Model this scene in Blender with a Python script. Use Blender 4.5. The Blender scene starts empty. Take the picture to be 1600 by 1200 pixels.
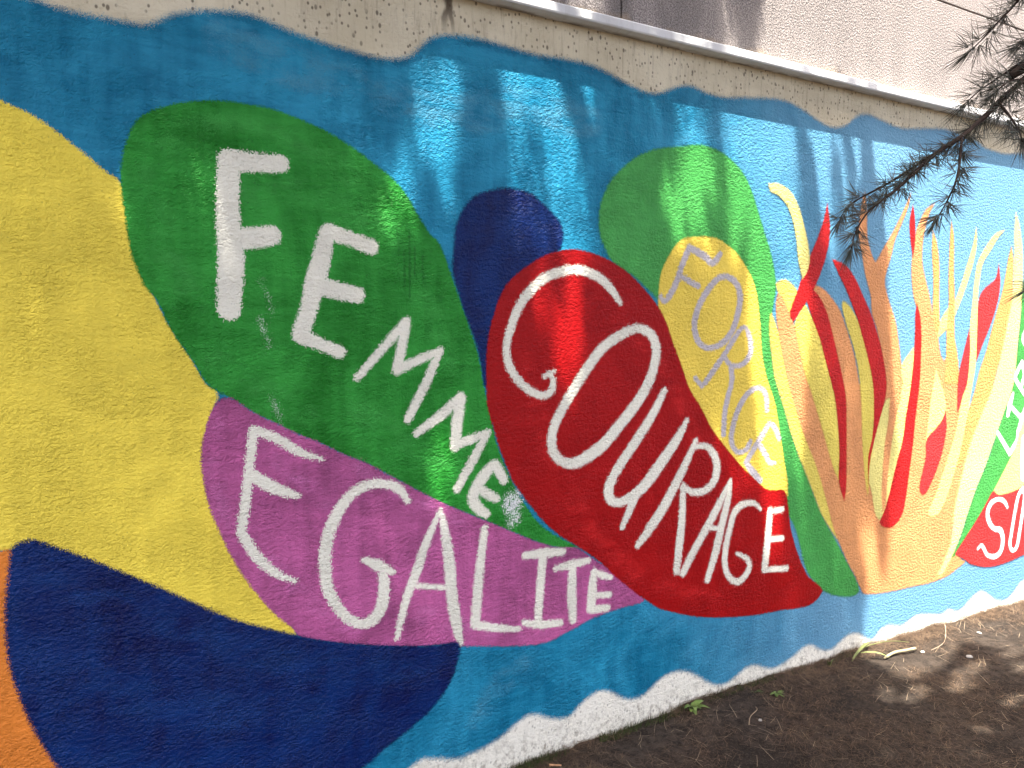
import bpy, math, random
import numpy as np
from mathutils import Vector, noise as mnoise

# ------------------------------------------------------------------ camera, sky, sun, exposure
scn = bpy.context.scene
R = math.radians
cam_d = bpy.data.cameras.new('camera')
cam_d.sensor_fit = 'HORIZONTAL'; cam_d.sensor_width = 36.0; cam_d.lens = 36.0*1200/1600
cam_d.clip_start = 0.05; cam_d.clip_end = 500
cam = bpy.data.objects.new('camera', cam_d); scn.collection.objects.link(cam)
cam.location = (0.0, -2.45, 1.62)
cam.rotation_euler = (R(90-4.0), 0, R(-29.75))
scn.camera = cam

KX, KY = 0.22, 0.27                      # sunlight travels (KX, KY, -1): steep, raking along the wall
sun_dir = Vector((KX, KY, -1)).normalized()
elev = math.asin(-sun_dir.z); azim = math.atan2(-sun_dir.x, -sun_dir.y)
world = bpy.data.worlds.new('World'); scn.world = world; world.use_nodes = True
wn = world.node_tree; wn.nodes.clear()
sky = wn.nodes.new('ShaderNodeTexSky'); sky.sky_type = 'NISHITA'; sky.sun_disc = False
sky.sun_elevation = elev; sky.sun_rotation = azim; sky.altitude = 100; sky.air_density = 0.7; sky.dust_density = 7.0; sky.ozone_density = 0.0
bg = wn.nodes.new('ShaderNodeBackground'); bg.inputs[1].default_value = 0.132
wo = wn.nodes.new('ShaderNodeOutputWorld')
wn.links.new(sky.outputs[0], bg.inputs[0]); wn.links.new(bg.outputs[0], wo.inputs[0])
sun_l = bpy.data.lights.new('sun', 'SUN'); sun_l.energy = 4.9; sun_l.angle = R(0.53); sun_l.color = (1.0, 0.95, 0.87)
sun = bpy.data.objects.new('sun', sun_l); scn.collection.objects.link(sun)
sun.rotation_euler = sun_dir.to_track_quat('-Z', 'Y').to_euler()
sun.location = (-2, -3, 12)
scn.view_settings.view_transform = 'Standard'; scn.view_settings.look = 'None'
scn.view_settings.exposure = 2.3; scn.view_settings.gamma = 1.0; scn.view_settings.use_curve_mapping = False
scn.cycles.transparent_max_bounces = 24; scn.cycles.max_bounces = 3; scn.cycles.adaptive_threshold = 0.025

# outlines of the painted shapes, in metres on the wall (x along it, z above its foot)
SHAPE = {
 'blue': [(-0.9163,2.4708),(-0.6752,2.4484),(-0.3922,2.4833),(-0.2136,2.4946),(-0.132,2.496),(-0.0499,2.4936),(-0.0255,2.4871),(0.0262,2.4808),(0.0869,2.4776),(0.1496,2.4778),(0.1978,2.4784),(0.2225,2.4832),(0.2478,2.5004),(0.2818,2.5212),(0.3335,2.5404),(0.395,2.5545),(0.4672,2.5633),(0.5133,2.5613),(0.5601,2.5516),(0.6176,2.5378),(0.6806,2.5282),(0.7474,2.5188),(0.8204,2.5119),(0.8848,2.5069),(0.9443,2.5109),(0.9893,2.5228),(1.0191,2.5382),(1.0423,2.5631),(1.0775,2.5966),(1.1201,2.617),(1.1778,2.6277),(1.2716,2.6341),(1.4003,2.6265),(1.5023,2.6196),(1.6052,2.6258),(1.6915,2.6265),(1.7654,2.6223),(1.826,2.6083),(1.888,2.5917),(1.9513,2.5746),(2.0158,2.5646),(2.065,2.567),(2.1148,2.582),(2.1652,2.6048),(2.2165,2.6203),(2.2688,2.6232),(2.3224,2.6106),(2.3951,2.6056),(2.4617,2.6075),(2.5523,2.6207),(2.701,2.6397),(2.782,2.646),(2.8528,2.6393),(2.9299,2.6218),(3.0045,2.5975),(3.0717,2.5774),(3.1305,2.5703),(3.1851,2.5773),(3.2444,2.5999),(3.2945,2.6364),(3.3459,2.6584),(3.4086,2.6639),(3.4833,2.6525),(3.5851,2.6379),(3.6733,2.6336),(3.8055,2.6504),(4.0151,2.6738),(4.1608,2.6654),(4.3124,2.65),(4.3885,2.6246),(4.5032,2.6134),(4.6332,2.6139),(4.7995,2.636),(5.0836,2.6229),(5.4633,2.6246),(5.8747,2.6345),(6.1658,0.0748),(5.7297,0.0447),(5.3189,0.1093),(5.0193,0.0923),(4.9626,0.0777),(4.895,0.0296),(4.8125,0.0046),(4.7212,0.0208),(4.6362,0.0667),(4.5668,0.1017),(4.5014,0.0978),(4.4198,0.063),(4.3583,0.0328),(4.2955,0.0332),(4.2321,0.056),(4.1601,0.0399),(4.0394,0.0625),(3.9342,0.0751),(3.867,0.0594),(3.7951,0.0451),(3.7007,0.0669),(3.6312,0.0598),(3.5799,0.0289),(3.5438,0.0191),(3.4906,0.0469),(3.4381,0.0744),(3.3724,0.0808),(3.3137,0.0628),(3.2515,0.0362),(3.1938,0.0352),(3.1312,0.0614),(3.0835,0.0875),(3.0375,0.0875),(2.9838,0.067),(2.9175,0.0434),(2.8521,0.0296),(2.7871,0.0348),(2.7099,0.0674),(2.6474,0.0722),(2.5989,0.0528),(2.5273,0.0273),(2.468,0.0293),(2.4091,0.0549),(2.3433,0.0994),(2.2754,0.1351),(2.2202,0.1476),(2.1484,0.1413),(2.0889,0.113),(2.0373,0.0862),(1.9759,0.0846),(1.9254,0.1024),(1.869,0.1406),(1.8202,0.1577),(1.7724,0.1531),(1.7162,0.1271),(1.6792,0.0994),(1.6396,0.0886),(1.5734,0.1057),(1.5204,0.1322),(1.4769,0.1434),(1.4426,0.1344),(1.4003,0.1152),(1.3585,0.0912),(1.2956,0.0711),(1.2286,0.0603),(1.1632,0.0569),(1.0994,0.0776),(1.0322,0.0945),(0.9831,0.0757),(0.911,0.0388),(0.8177,0.0099),(0.6629,0.0321),(0.4565,0.0385),(0.1763,0.0512),(-0.2236,0.1364),(-0.6181,0.2471),(-1.0417,0.3314)],
 'big_yellow': [(-0.5227,2.2197),(-0.3406,2.2518),(-0.2239,2.2433),(-0.1427,2.2198),(-0.108,2.2067),(-0.0726,2.1917),(-0.0225,2.1596),(0.014,2.13),(0.0586,2.0938),(0.0966,2.0611),(0.1277,2.0413),(0.1444,2.0091),(0.1699,1.8315),(0.2004,1.7416),(0.24,1.6499),(0.3063,1.533),(0.3436,1.4593),(0.3668,1.445),(0.3755,1.4291),(0.3731,1.406),(0.3633,1.3812),(0.354,1.304),(0.351,1.1871),(0.375,1.0464),(0.4278,0.8988),(0.5121,0.7618),(0.5966,0.6514),(0.5941,0.6307),(0.4709,0.6763),(0.3579,0.7331),(0.1992,0.8372),(0.0357,0.9365),(-0.1013,1.0121),(-0.1528,1.0231),(-0.1891,1.0248),(-0.3549,1.027),(-0.5301,1.0776),(-0.6344,1.3406),(-0.6339,1.7933)],
 'orange_left': [(-0.4821,1.0543),(-0.3008,1.0342),(-0.1891,1.0248),(-0.1629,1.0281),(-0.1322,0.9845),(-0.1104,0.7644),(-0.0728,0.5348),(-0.0015,0.3068),(0.0931,0.1597),(-0.0718,0.1193),(-0.3628,0.2051),(-0.5194,0.516),(-0.5407,0.8525)],
 'navy_big': [(-0.1646,1.0212),(-0.1522,1.0407),(-0.1224,1.049),(-0.1002,1.0424),(-0.0706,1.0257),(-0.01,0.9915),(0.1004,0.9244),(0.1999,0.8603),(0.2865,0.8022),(0.3584,0.7551),(0.4329,0.7105),(0.4712,0.6928),(0.5498,0.6565),(0.6312,0.621),(0.7155,0.5908),(0.803,0.5639),(0.8936,0.5406),(1.0116,0.5137),(1.085,0.5007),(1.1352,0.4997),(1.1734,0.4942),(1.1835,0.473),(1.1782,0.4408),(1.1599,0.3851),(1.1342,0.3386),(1.1036,0.3032),(1.0633,0.2659),(1.0089,0.2328),(0.9364,0.194),(0.8891,0.1724),(0.854,0.1479),(0.8148,0.1296),(0.7628,0.111),(0.6638,0.0851),(0.5175,0.0787),(0.3234,0.114),(0.0948,0.2144),(-0.0181,0.2927),(-0.0633,0.3635),(-0.081,0.3913),(-0.1066,0.4509),(-0.1412,0.5433),(-0.1673,0.6409),(-0.1829,0.7345),(-0.1844,0.8473),(-0.1768,0.9294)],
 'green_big': [(0.1347,2.0083),(0.1332,2.0613),(0.1413,2.1151),(0.1556,2.1609),(0.1679,2.1925),(0.1901,2.2237),(0.2322,2.2509),(0.2833,2.2725),(0.3441,2.2885),(0.4064,2.2993),(0.5074,2.2988),(0.5642,2.2934),(0.6321,2.2775),(0.702,2.2572),(0.7635,2.2309),(0.8265,2.1979),(0.8912,2.1577),(0.9398,2.1251),(0.9847,2.0829),(1.0143,2.0387),(1.0488,1.9876),(1.0769,1.9484),(1.1079,1.9241),(1.1294,1.8814),(1.1486,1.8293),(1.1729,1.7679),(1.1975,1.7013),(1.2224,1.6383),(1.2476,1.57),(1.2679,1.501),(1.2807,1.4268),(1.3066,1.3327),(1.3329,1.2137),(1.3731,1.1155),(1.4418,0.9882),(1.5413,0.8657),(1.7052,0.765),(1.6748,0.7643),(1.6,0.7826),(1.5127,0.8149),(1.4003,0.8693),(1.2977,0.921),(1.2015,0.9681),(1.1062,1.0161),(1.0168,1.0688),(0.9282,1.1222),(0.845,1.1734),(0.7622,1.2125),(0.6844,1.2564),(0.607,1.2929),(0.5478,1.3273),(0.4863,1.3609),(0.4488,1.3887),(0.412,1.414),(0.3847,1.4307),(0.3667,1.4431),(0.3437,1.4632),(0.3063,1.533),(0.2726,1.5845),(0.2431,1.6407),(0.2241,1.6905),(0.2081,1.7197),(0.1839,1.7484),(0.1717,1.7826),(0.1566,1.8254),(0.147,1.8843),(0.1408,1.9465)],
 'purple': [(0.373,1.404),(0.3935,1.4148),(0.4138,1.4139),(0.4488,1.3887),(0.4863,1.3609),(0.5478,1.3273),(0.607,1.2929),(0.6844,1.2564),(0.7622,1.2125),(0.845,1.1734),(0.9282,1.1222),(1.0168,1.0688),(1.1062,1.0161),(1.2015,0.9681),(1.2977,0.921),(1.4003,0.8693),(1.5127,0.8149),(1.6,0.7826),(1.69,0.7672),(1.7832,0.7045),(1.929,0.6023),(2.0379,0.4972),(2.0142,0.4877),(1.9305,0.4866),(1.833,0.4779),(1.754,0.4664),(1.6922,0.4471),(1.6316,0.4332),(1.578,0.4185),(1.5138,0.4165),(1.4003,0.4326),(1.2912,0.4553),(1.1861,0.4773),(1.1351,0.4927),(1.0116,0.5114),(0.8935,0.5361),(0.8029,0.5595),(0.7155,0.5865),(0.6311,0.6167),(0.5983,0.6341),(0.5865,0.6598),(0.531,0.7167),(0.4736,0.7975),(0.4309,0.8679),(0.4037,0.9226),(0.3773,0.9865),(0.3514,1.0592),(0.3347,1.1201),(0.3257,1.1894),(0.3233,1.2344),(0.3301,1.2901),(0.3501,1.3625)],
 'navy_small': [(1.161,1.8409),(1.1663,1.9075),(1.1741,1.9786),(1.1992,2.0356),(1.2319,2.078),(1.2699,2.1035),(1.3214,2.1192),(1.3737,2.1307),(1.4271,2.1309),(1.476,2.1214),(1.5231,2.0952),(1.571,2.059),(1.6083,2.0262),(1.623,1.9842),(1.6146,1.9359),(1.5888,1.9036),(1.5099,1.8243),(1.4003,1.6576),(1.3466,1.5179),(1.3147,1.4256),(1.2911,1.4079),(1.2807,1.4268),(1.273,1.4686),(1.2603,1.5424),(1.235,1.6111),(1.2099,1.6676),(1.1852,1.7414),(1.1681,1.7989)],
 'green_mid': [(1.8216,2.1638),(1.8459,2.2028),(1.9078,2.2632),(1.9871,2.3165),(2.0853,2.3528),(2.1938,2.373),(2.2811,2.391),(2.3529,2.3915),(2.4381,2.372),(2.5145,2.3344),(2.5738,2.2857),(2.6147,2.2261),(2.657,2.1404),(2.7001,2.0506),(2.7396,1.9677),(2.7672,1.883),(2.7779,1.8114),(2.757,1.6955),(2.7479,1.5942),(2.7587,1.5215),(2.7832,1.4128),(2.8152,1.3381),(2.8614,1.238),(2.9086,1.13),(2.9701,1.013),(3.0422,0.8894),(3.1164,0.7564),(3.1761,0.67),(3.2517,0.5734),(3.319,0.4826),(3.3876,0.3899),(3.4255,0.334),(3.4378,0.2887),(3.388,0.2774),(3.3133,0.2871),(3.2297,0.3115),(3.1472,0.3548),(3.0362,0.4683),(2.9377,0.7003),(2.7584,0.9027),(2.4287,1.2751),(2.166,1.6627),(1.9945,1.8158),(1.8651,1.8819),(1.8177,1.9419),(1.7926,1.9947),(1.7888,2.0631),(1.8005,2.1252)],
 'yellow_force': [(2.2363,2.0036),(2.3183,2.0137),(2.3804,2.0147),(2.4289,2.0067),(2.5252,1.957),(2.5933,1.8905),(2.6474,1.8079),(2.6801,1.6661),(2.6969,1.5224),(2.7291,1.4144),(2.7648,1.3401),(2.7967,1.2651),(2.8358,1.1141),(2.8608,1.0131),(2.8858,0.9201),(2.8929,0.8434),(2.7599,0.8578),(2.6345,0.9154),(2.512,1.0284),(2.3556,1.1955),(2.2058,1.4217),(2.1324,1.6097),(2.0932,1.7015),(2.0921,1.7667),(2.1009,1.8452),(2.1338,1.9116),(2.1844,1.9743)],
 'red_big': [(1.4003,1.8089),(1.4682,1.858),(1.5377,1.8964),(1.6089,1.9189),(1.6818,1.9274),(1.7567,1.9166),(1.8337,1.8955),(1.913,1.8587),(1.9947,1.803),(2.0792,1.7274),(2.1316,1.6572),(2.1749,1.5643),(2.2262,1.4616),(2.2674,1.3735),(2.3349,1.2882),(2.4005,1.1927),(2.4788,1.111),(2.5712,1.0232),(2.6535,0.9575),(2.7377,0.8959),(2.8014,0.8804),(2.8527,0.878),(2.8795,0.854),(2.8946,0.7975),(2.9161,0.6877),(2.9649,0.5667),(3.0371,0.4461),(3.0845,0.4068),(3.1323,0.3733),(3.157,0.3435),(3.1346,0.3185),(3.0662,0.2891),(2.9753,0.2899),(2.8644,0.3009),(2.7782,0.3046),(2.6732,0.312),(2.5191,0.3322),(2.3752,0.3594),(2.2627,0.392),(2.1254,0.4428),(2.0551,0.4886),(1.9967,0.5289),(1.9293,0.5835),(1.8797,0.6237),(1.8149,0.6866),(1.7052,0.7676),(1.6146,0.8259),(1.5412,0.8905),(1.4697,0.9729),(1.4003,1.0651),(1.3866,1.0976),(1.3515,1.1768),(1.325,1.2567),(1.2987,1.3401),(1.2937,1.4264),(1.294,1.5304),(1.3073,1.6225),(1.3337,1.7033),(1.3628,1.7661)],
 'green_right': [(4.8466,1.8488),(4.8841,1.9806),(5.0247,2.0807),(5.3159,2.1535),(5.7226,2.0949),(5.9244,1.8131),(5.8275,1.5203),(5.5211,1.2797),(5.1513,1.0959),(4.945,0.9526),(4.7828,0.7925),(4.6239,0.6562),(4.5123,0.5636),(4.3913,0.4597),(4.2791,0.3611),(4.237,0.3453),(4.3163,0.4514),(4.3824,0.5829),(4.4556,0.7151),(4.5433,0.8442),(4.6305,0.9978),(4.7187,1.1575),(4.7956,1.3049),(4.8252,1.5302),(4.8439,1.7179)],
 'yellow_right': [(4.9261,1.0891),(4.8416,0.9217),(4.7281,0.7899),(4.6286,0.6821),(4.6654,0.6403),(4.9739,0.6183),(5.4137,0.7554),(5.9613,1.0937),(5.9671,1.4342),(5.5898,1.4002),(5.212,1.2509)],
 'red_right': [(4.6219,0.6828),(4.6633,0.6671),(4.7049,0.655),(4.7939,0.657),(4.8981,0.6693),(4.9674,0.6935),(5.2564,0.7775),(5.7206,0.9385),(6.0302,0.8742),(6.1105,0.5615),(5.7815,0.3597),(5.3033,0.2763),(5.0053,0.2543),(4.8633,0.2399),(4.7044,0.233),(4.5691,0.2462),(4.4361,0.2819),(4.3697,0.3181),(4.2663,0.3666),(4.3907,0.4672),(4.5117,0.5711)],
}
FLAME = [
 ('fy', [(2.7446,1.6954),(2.7571,1.6926),(2.7969,1.6232),(2.855,1.5349),(2.9124,1.3792),(2.9833,1.2466),(3.0478,1.0898),(3.1571,0.8936),(3.236,0.7104),(3.3066,0.5398),(3.2459,0.5968),(3.1758,0.6764),(3.1164,0.7564),(3.0422,0.8894),(2.9701,1.013),(2.9086,1.13),(2.8614,1.238),(2.8152,1.3381),(2.7832,1.4128),(2.7587,1.5215),(2.7433,1.6087)]),
 ('fy', [(2.7772,1.8316),(2.831,1.8506),(2.8958,1.8234),(2.9324,1.7713),(2.9008,1.6911),(2.8588,1.6673),(2.8138,1.7398)]),
 ('fo', [(2.891,1.3709),(2.9323,1.4294),(3.0097,1.3668),(3.185,1.3297),(3.3759,1.3541),(3.5506,1.3806),(3.7289,1.3918),(3.8151,1.4061),(3.8933,1.4887),(4.0151,1.5382),(4.0909,1.4474),(4.1511,1.5194),(4.2245,1.413),(4.2576,1.288),(4.3047,1.1429),(4.3813,1.1205),(4.4861,1.1694),(4.5456,1.24),(4.4607,1.0793),(4.3743,0.9575),(4.2956,0.7462),(4.256,0.6053),(4.2364,0.444),(4.3247,0.3322),(4.3769,0.3058),(4.3157,0.2819),(4.1887,0.2469),(4.0284,0.2371),(3.8843,0.2434),(3.7452,0.2461),(3.5838,0.2567),(3.4792,0.2748),(3.4469,0.3105),(3.3979,0.385),(3.345,0.4525),(3.2765,0.5603),(3.2245,0.6478),(3.1716,0.7753),(3.1198,0.8973),(3.0698,0.9953),(2.9972,1.1179),(2.9388,1.258)]),
 ('fo', [(2.7951,1.7974),(2.83,1.7604),(2.8885,1.6733),(2.9348,1.5935),(2.9689,1.5036),(3.0238,1.3511),(3.1238,1.1309),(3.2268,0.9186),(3.1324,0.9274),(2.9972,1.1179),(2.9161,1.2801),(2.8593,1.4165),(2.8016,1.6086),(2.7807,1.7305)]),
 ('fo', [(3.0092,1.8266),(3.0492,1.8307),(3.1088,1.8113),(3.1657,1.7701),(3.2241,1.7159),(3.2651,1.6482),(3.3071,1.5702),(3.3504,1.4753),(3.3857,1.3538),(3.4135,1.1924),(3.342,1.0364),(3.2364,1.2336),(3.1318,1.4856),(3.0322,1.6984)]),
 ('fo', [(3.3837,2.2875),(3.4027,2.2025),(3.4138,2.079),(3.4474,2.0027),(3.4797,1.957),(3.5037,1.9802),(3.5464,2.0362),(3.614,2.1165),(3.6868,2.2176),(3.75,2.3193),(3.7278,2.2433),(3.67,2.1425),(3.6319,2.076),(3.6052,1.9945),(3.5778,1.9292),(3.5608,1.8646),(3.5908,1.7851),(3.6483,1.6888),(3.6793,1.6072),(3.7138,1.4684),(3.7372,1.3416),(3.6882,1.2603),(3.6041,1.2542),(3.5739,1.4288),(3.5123,1.6235),(3.4678,1.7031),(3.4532,1.7917),(3.4085,1.8912),(3.3793,1.9838),(3.3449,2.0904),(3.3623,2.2303)]),
 ('fo', [(3.9556,2.2842),(3.914,2.2314),(3.8802,2.1498),(3.8638,2.0563),(3.8693,1.9672),(3.9025,1.882),(3.9412,1.8026),(3.9816,1.7018),(4.0293,1.675),(4.036,1.5723),(4.0651,1.4825),(4.1165,1.4156),(4.0798,1.2601),(3.8509,1.2699),(3.872,1.4722),(3.8596,1.6739),(3.8026,1.7995),(3.78,1.9043),(3.7796,2.0027),(3.8002,2.1119),(3.8339,2.1861),(3.8851,2.2489)]),
 ('fo2', [(3.9476,2.1441),(3.9853,2.0863),(4.0151,1.9802),(4.0295,1.7603),(4.0442,1.6237),(4.0107,1.6066),(3.9755,1.7086),(3.9704,1.8774),(3.9494,2.0275)]),
 ('fy2', [(4.3464,2.1905),(4.3593,2.1004),(4.3304,1.9869),(4.2774,1.8695),(4.2073,1.7459),(4.1421,1.6515),(4.0688,1.6031),(4.0242,1.5758),(4.0471,1.6683),(4.0957,1.727),(4.1635,1.7729),(4.2173,1.8608),(4.27,1.9739),(4.3228,2.0914)]),
 ('fo2', [(4.1103,2.2054),(4.14,2.1155),(4.1524,1.9347),(4.1666,1.8145),(4.1821,1.5889),(4.2123,1.5012),(4.2551,1.3236),(4.1046,1.3288),(4.1123,1.4783),(4.1078,1.6341),(4.1169,1.7617),(4.1053,1.9329),(4.1048,2.1134)]),
 ('fo2', [(4.7089,2.1016),(4.7357,2.0225),(4.7391,1.9014),(4.7483,1.7909),(4.7115,1.661),(4.6696,1.5133),(4.6132,1.3851),(4.547,1.2216),(4.4312,1.0446),(4.3165,0.8895),(4.2262,0.8612),(4.3062,1.0349),(4.3409,1.1589),(4.3952,1.2754),(4.4374,1.3897),(4.499,1.508),(4.5476,1.6349),(4.5862,1.726),(4.6415,1.8619),(4.6814,2.0273)]),
 ('fy3', [(4.7402,2.2929),(4.7799,2.2264),(4.8159,2.1258),(4.8307,2.0341),(4.845,1.8674),(4.843,1.7291),(4.8242,1.5415),(4.8086,1.3157),(4.7187,1.1575),(4.6299,1.0053),(4.5427,0.8517),(4.4551,0.7226),(4.3818,0.5903),(4.3155,0.4625),(4.2427,0.3518),(4.1513,0.2639),(4.1092,0.267),(4.1645,0.338),(4.2352,0.4624),(4.2437,0.6067),(4.2782,0.7299),(4.3566,0.9407),(4.4579,1.1161),(4.5456,1.24),(4.6095,1.3483),(4.6629,1.5133),(4.71,1.6795),(4.7458,1.8204),(4.7471,2.0487),(4.7364,2.1761)]),
 ('fy', [(2.9727,1.7454),(3.0099,1.6982),(3.0809,1.6081),(3.1424,1.4547),(3.1944,1.3293),(3.2297,1.1711),(3.2498,1.0435),(3.2574,0.8743),(3.2009,0.9684),(3.1083,1.1722),(3.0336,1.3295),(2.9901,1.4128),(2.9507,1.5188),(2.9163,1.6232),(2.9146,1.6676)]),
 ('fy', [(3.2456,1.7625),(3.2994,1.7324),(3.371,1.6549),(3.4416,1.5279),(3.4944,1.3823),(3.5232,1.2189),(3.5214,1.0555),(3.4991,0.8932),(3.4792,0.7833),(3.454,0.881),(3.4249,1.0625),(3.4045,1.2731),(3.3777,1.4177),(3.3381,1.5291),(3.2798,1.6389),(3.2373,1.7377)]),
 ('fy2', [(3.8185,1.5334),(3.8296,1.4394),(3.8146,1.3221),(3.7896,1.1884),(3.7646,1.0548),(3.7328,0.9458),(3.6861,0.8184),(3.6391,0.7055),(3.59,0.6374),(3.5459,0.6829),(3.5148,0.7861),(3.4846,0.8781),(3.5035,1.0077),(3.5378,1.1364),(3.5842,1.2355),(3.624,1.2731),(3.6994,1.2498),(3.7372,1.3416),(3.7211,1.4352)]),
 ('fo', [(3.6394,1.279),(3.6964,1.3032),(3.7302,1.2751),(3.6929,1.1768),(3.6629,1.0453),(3.6402,0.88),(3.628,0.7135),(3.6033,0.6828),(3.5909,0.818),(3.6012,1.0166),(3.6256,1.1475)]),
 ('fy2', [(4.0229,1.4179),(4.0623,1.3476),(4.1081,1.2763),(4.1258,1.1879),(4.1008,1.1191),(4.0454,1.0701),(3.9786,1.0294),(3.956,1.0241),(3.9678,1.1098),(3.9831,1.2298),(4.0053,1.3323)]),
 ('fr', [(3.1096,2.216),(3.1319,2.1222),(3.1269,2.0259),(3.0906,1.9191),(3.0404,1.8275),(2.994,1.7637),(2.9433,1.7123),(2.8977,1.6587),(2.8746,1.7026),(2.9263,1.8154),(2.9787,1.9293),(3.0407,2.036),(3.0901,2.1432)]),
 ('fr', [(2.9757,1.7811),(3.0276,1.8122),(3.0787,1.7714),(3.1318,1.6995),(3.1728,1.608),(3.2096,1.5152),(3.2579,1.3895),(3.2863,1.2942),(3.2955,1.1989),(3.3104,0.8787),(3.3007,0.7736),(3.2688,0.8348),(3.2515,0.9004),(3.2515,1.0053),(3.2414,1.1231),(3.2106,1.2819),(3.179,1.361),(3.1325,1.4702),(3.0819,1.5839),(3.0239,1.6834)]),
 ('fr', [(3.1527,1.9609),(3.2518,1.9348),(3.3263,1.8759),(3.3886,1.7966),(3.4577,1.703),(3.5131,1.6074),(3.5595,1.5038),(3.5973,1.3792),(3.6012,1.3069),(3.5839,1.2421),(3.5476,1.1456),(3.5074,1.0303),(3.4863,0.9436),(3.4828,0.8125),(3.4745,0.9773),(3.5001,1.0734),(3.5095,1.187),(3.4969,1.3337),(3.4607,1.4476),(3.4044,1.5759),(3.3553,1.6768),(3.2873,1.785),(3.2167,1.8784)]),
 ('fr', [(3.7693,2.266),(3.7905,2.1831),(3.7963,2.0855),(3.7854,1.9965),(3.758,2.093),(3.7475,2.1801)]),
 ('fr', [(3.8321,1.7636),(3.8642,1.6906),(3.8815,1.59),(3.8835,1.4652),(3.8802,1.3366),(3.857,1.1677),(3.8394,0.9984),(3.819,0.8736),(3.7989,0.7454),(3.7763,0.6622),(3.73,0.6131),(3.6718,0.5933),(3.6073,0.6083),(3.5849,0.6347),(3.6189,0.6877),(3.6519,0.7613),(3.707,0.9244),(3.754,1.0488),(3.7741,1.1723),(3.804,1.3157),(3.8225,1.4664),(3.8261,1.5902),(3.8241,1.7136)]),
 ('fr2', [(4.5844,1.9977),(4.607,1.8791),(4.5828,1.7696),(4.5267,1.6529),(4.4577,1.5447),(4.3956,1.4412),(4.391,1.5882),(4.3907,1.6774),(4.4011,1.7914),(4.4473,1.8495),(4.5583,1.9138)]),
 ('fr2', [(4.3192,1.6309),(4.335,1.4994),(4.3222,1.332),(4.2909,1.251),(4.2357,1.1645),(4.2306,1.3245),(4.2481,1.423),(4.294,1.5531)]),
 ('fr2', [(4.1261,1.1844),(4.1389,1.0816),(4.1161,0.9772),(4.0749,0.8853),(4.0272,0.8087),(3.9735,0.744),(3.9334,0.7448),(3.9139,0.7851),(3.9324,0.8527),(3.9608,0.9475),(3.9566,1.0137),(3.9772,1.0503),(4.0384,1.088),(4.0942,1.13)]),
 ('fy2', [(4.6347,2.1915),(4.5724,2.1481),(4.4886,2.0613),(4.4239,1.9909),(4.3991,1.9014),(4.389,1.7841),(4.3939,1.6346),(4.3953,1.4448),(4.373,1.3195),(4.3445,1.1947),(4.3112,1.0525),(4.2709,0.9222),(4.2127,0.7906),(4.1592,0.6885),(4.0926,0.614),(4.0225,0.6082),(4.0029,0.6424),(4.0671,0.7341),(4.146,0.8862),(4.2248,1.0582),(4.2736,1.2339),(4.3222,1.332),(4.335,1.4994),(4.3252,1.6345),(4.3391,1.7832),(4.35,1.8892),(4.3733,1.9957),(4.4483,2.0876),(4.5386,2.1639)]),
 ('fy2', [(2.7132,2.2712),(2.7743,2.2769),(2.8545,2.25),(2.9123,2.1857),(2.9592,2.09),(2.9942,1.9803),(2.9884,1.9061),(2.9508,1.8574),(2.9213,1.9474),(2.8952,2.0713),(2.8489,2.1721),(2.7844,2.2239),(2.7305,2.2391)]),
]
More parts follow.
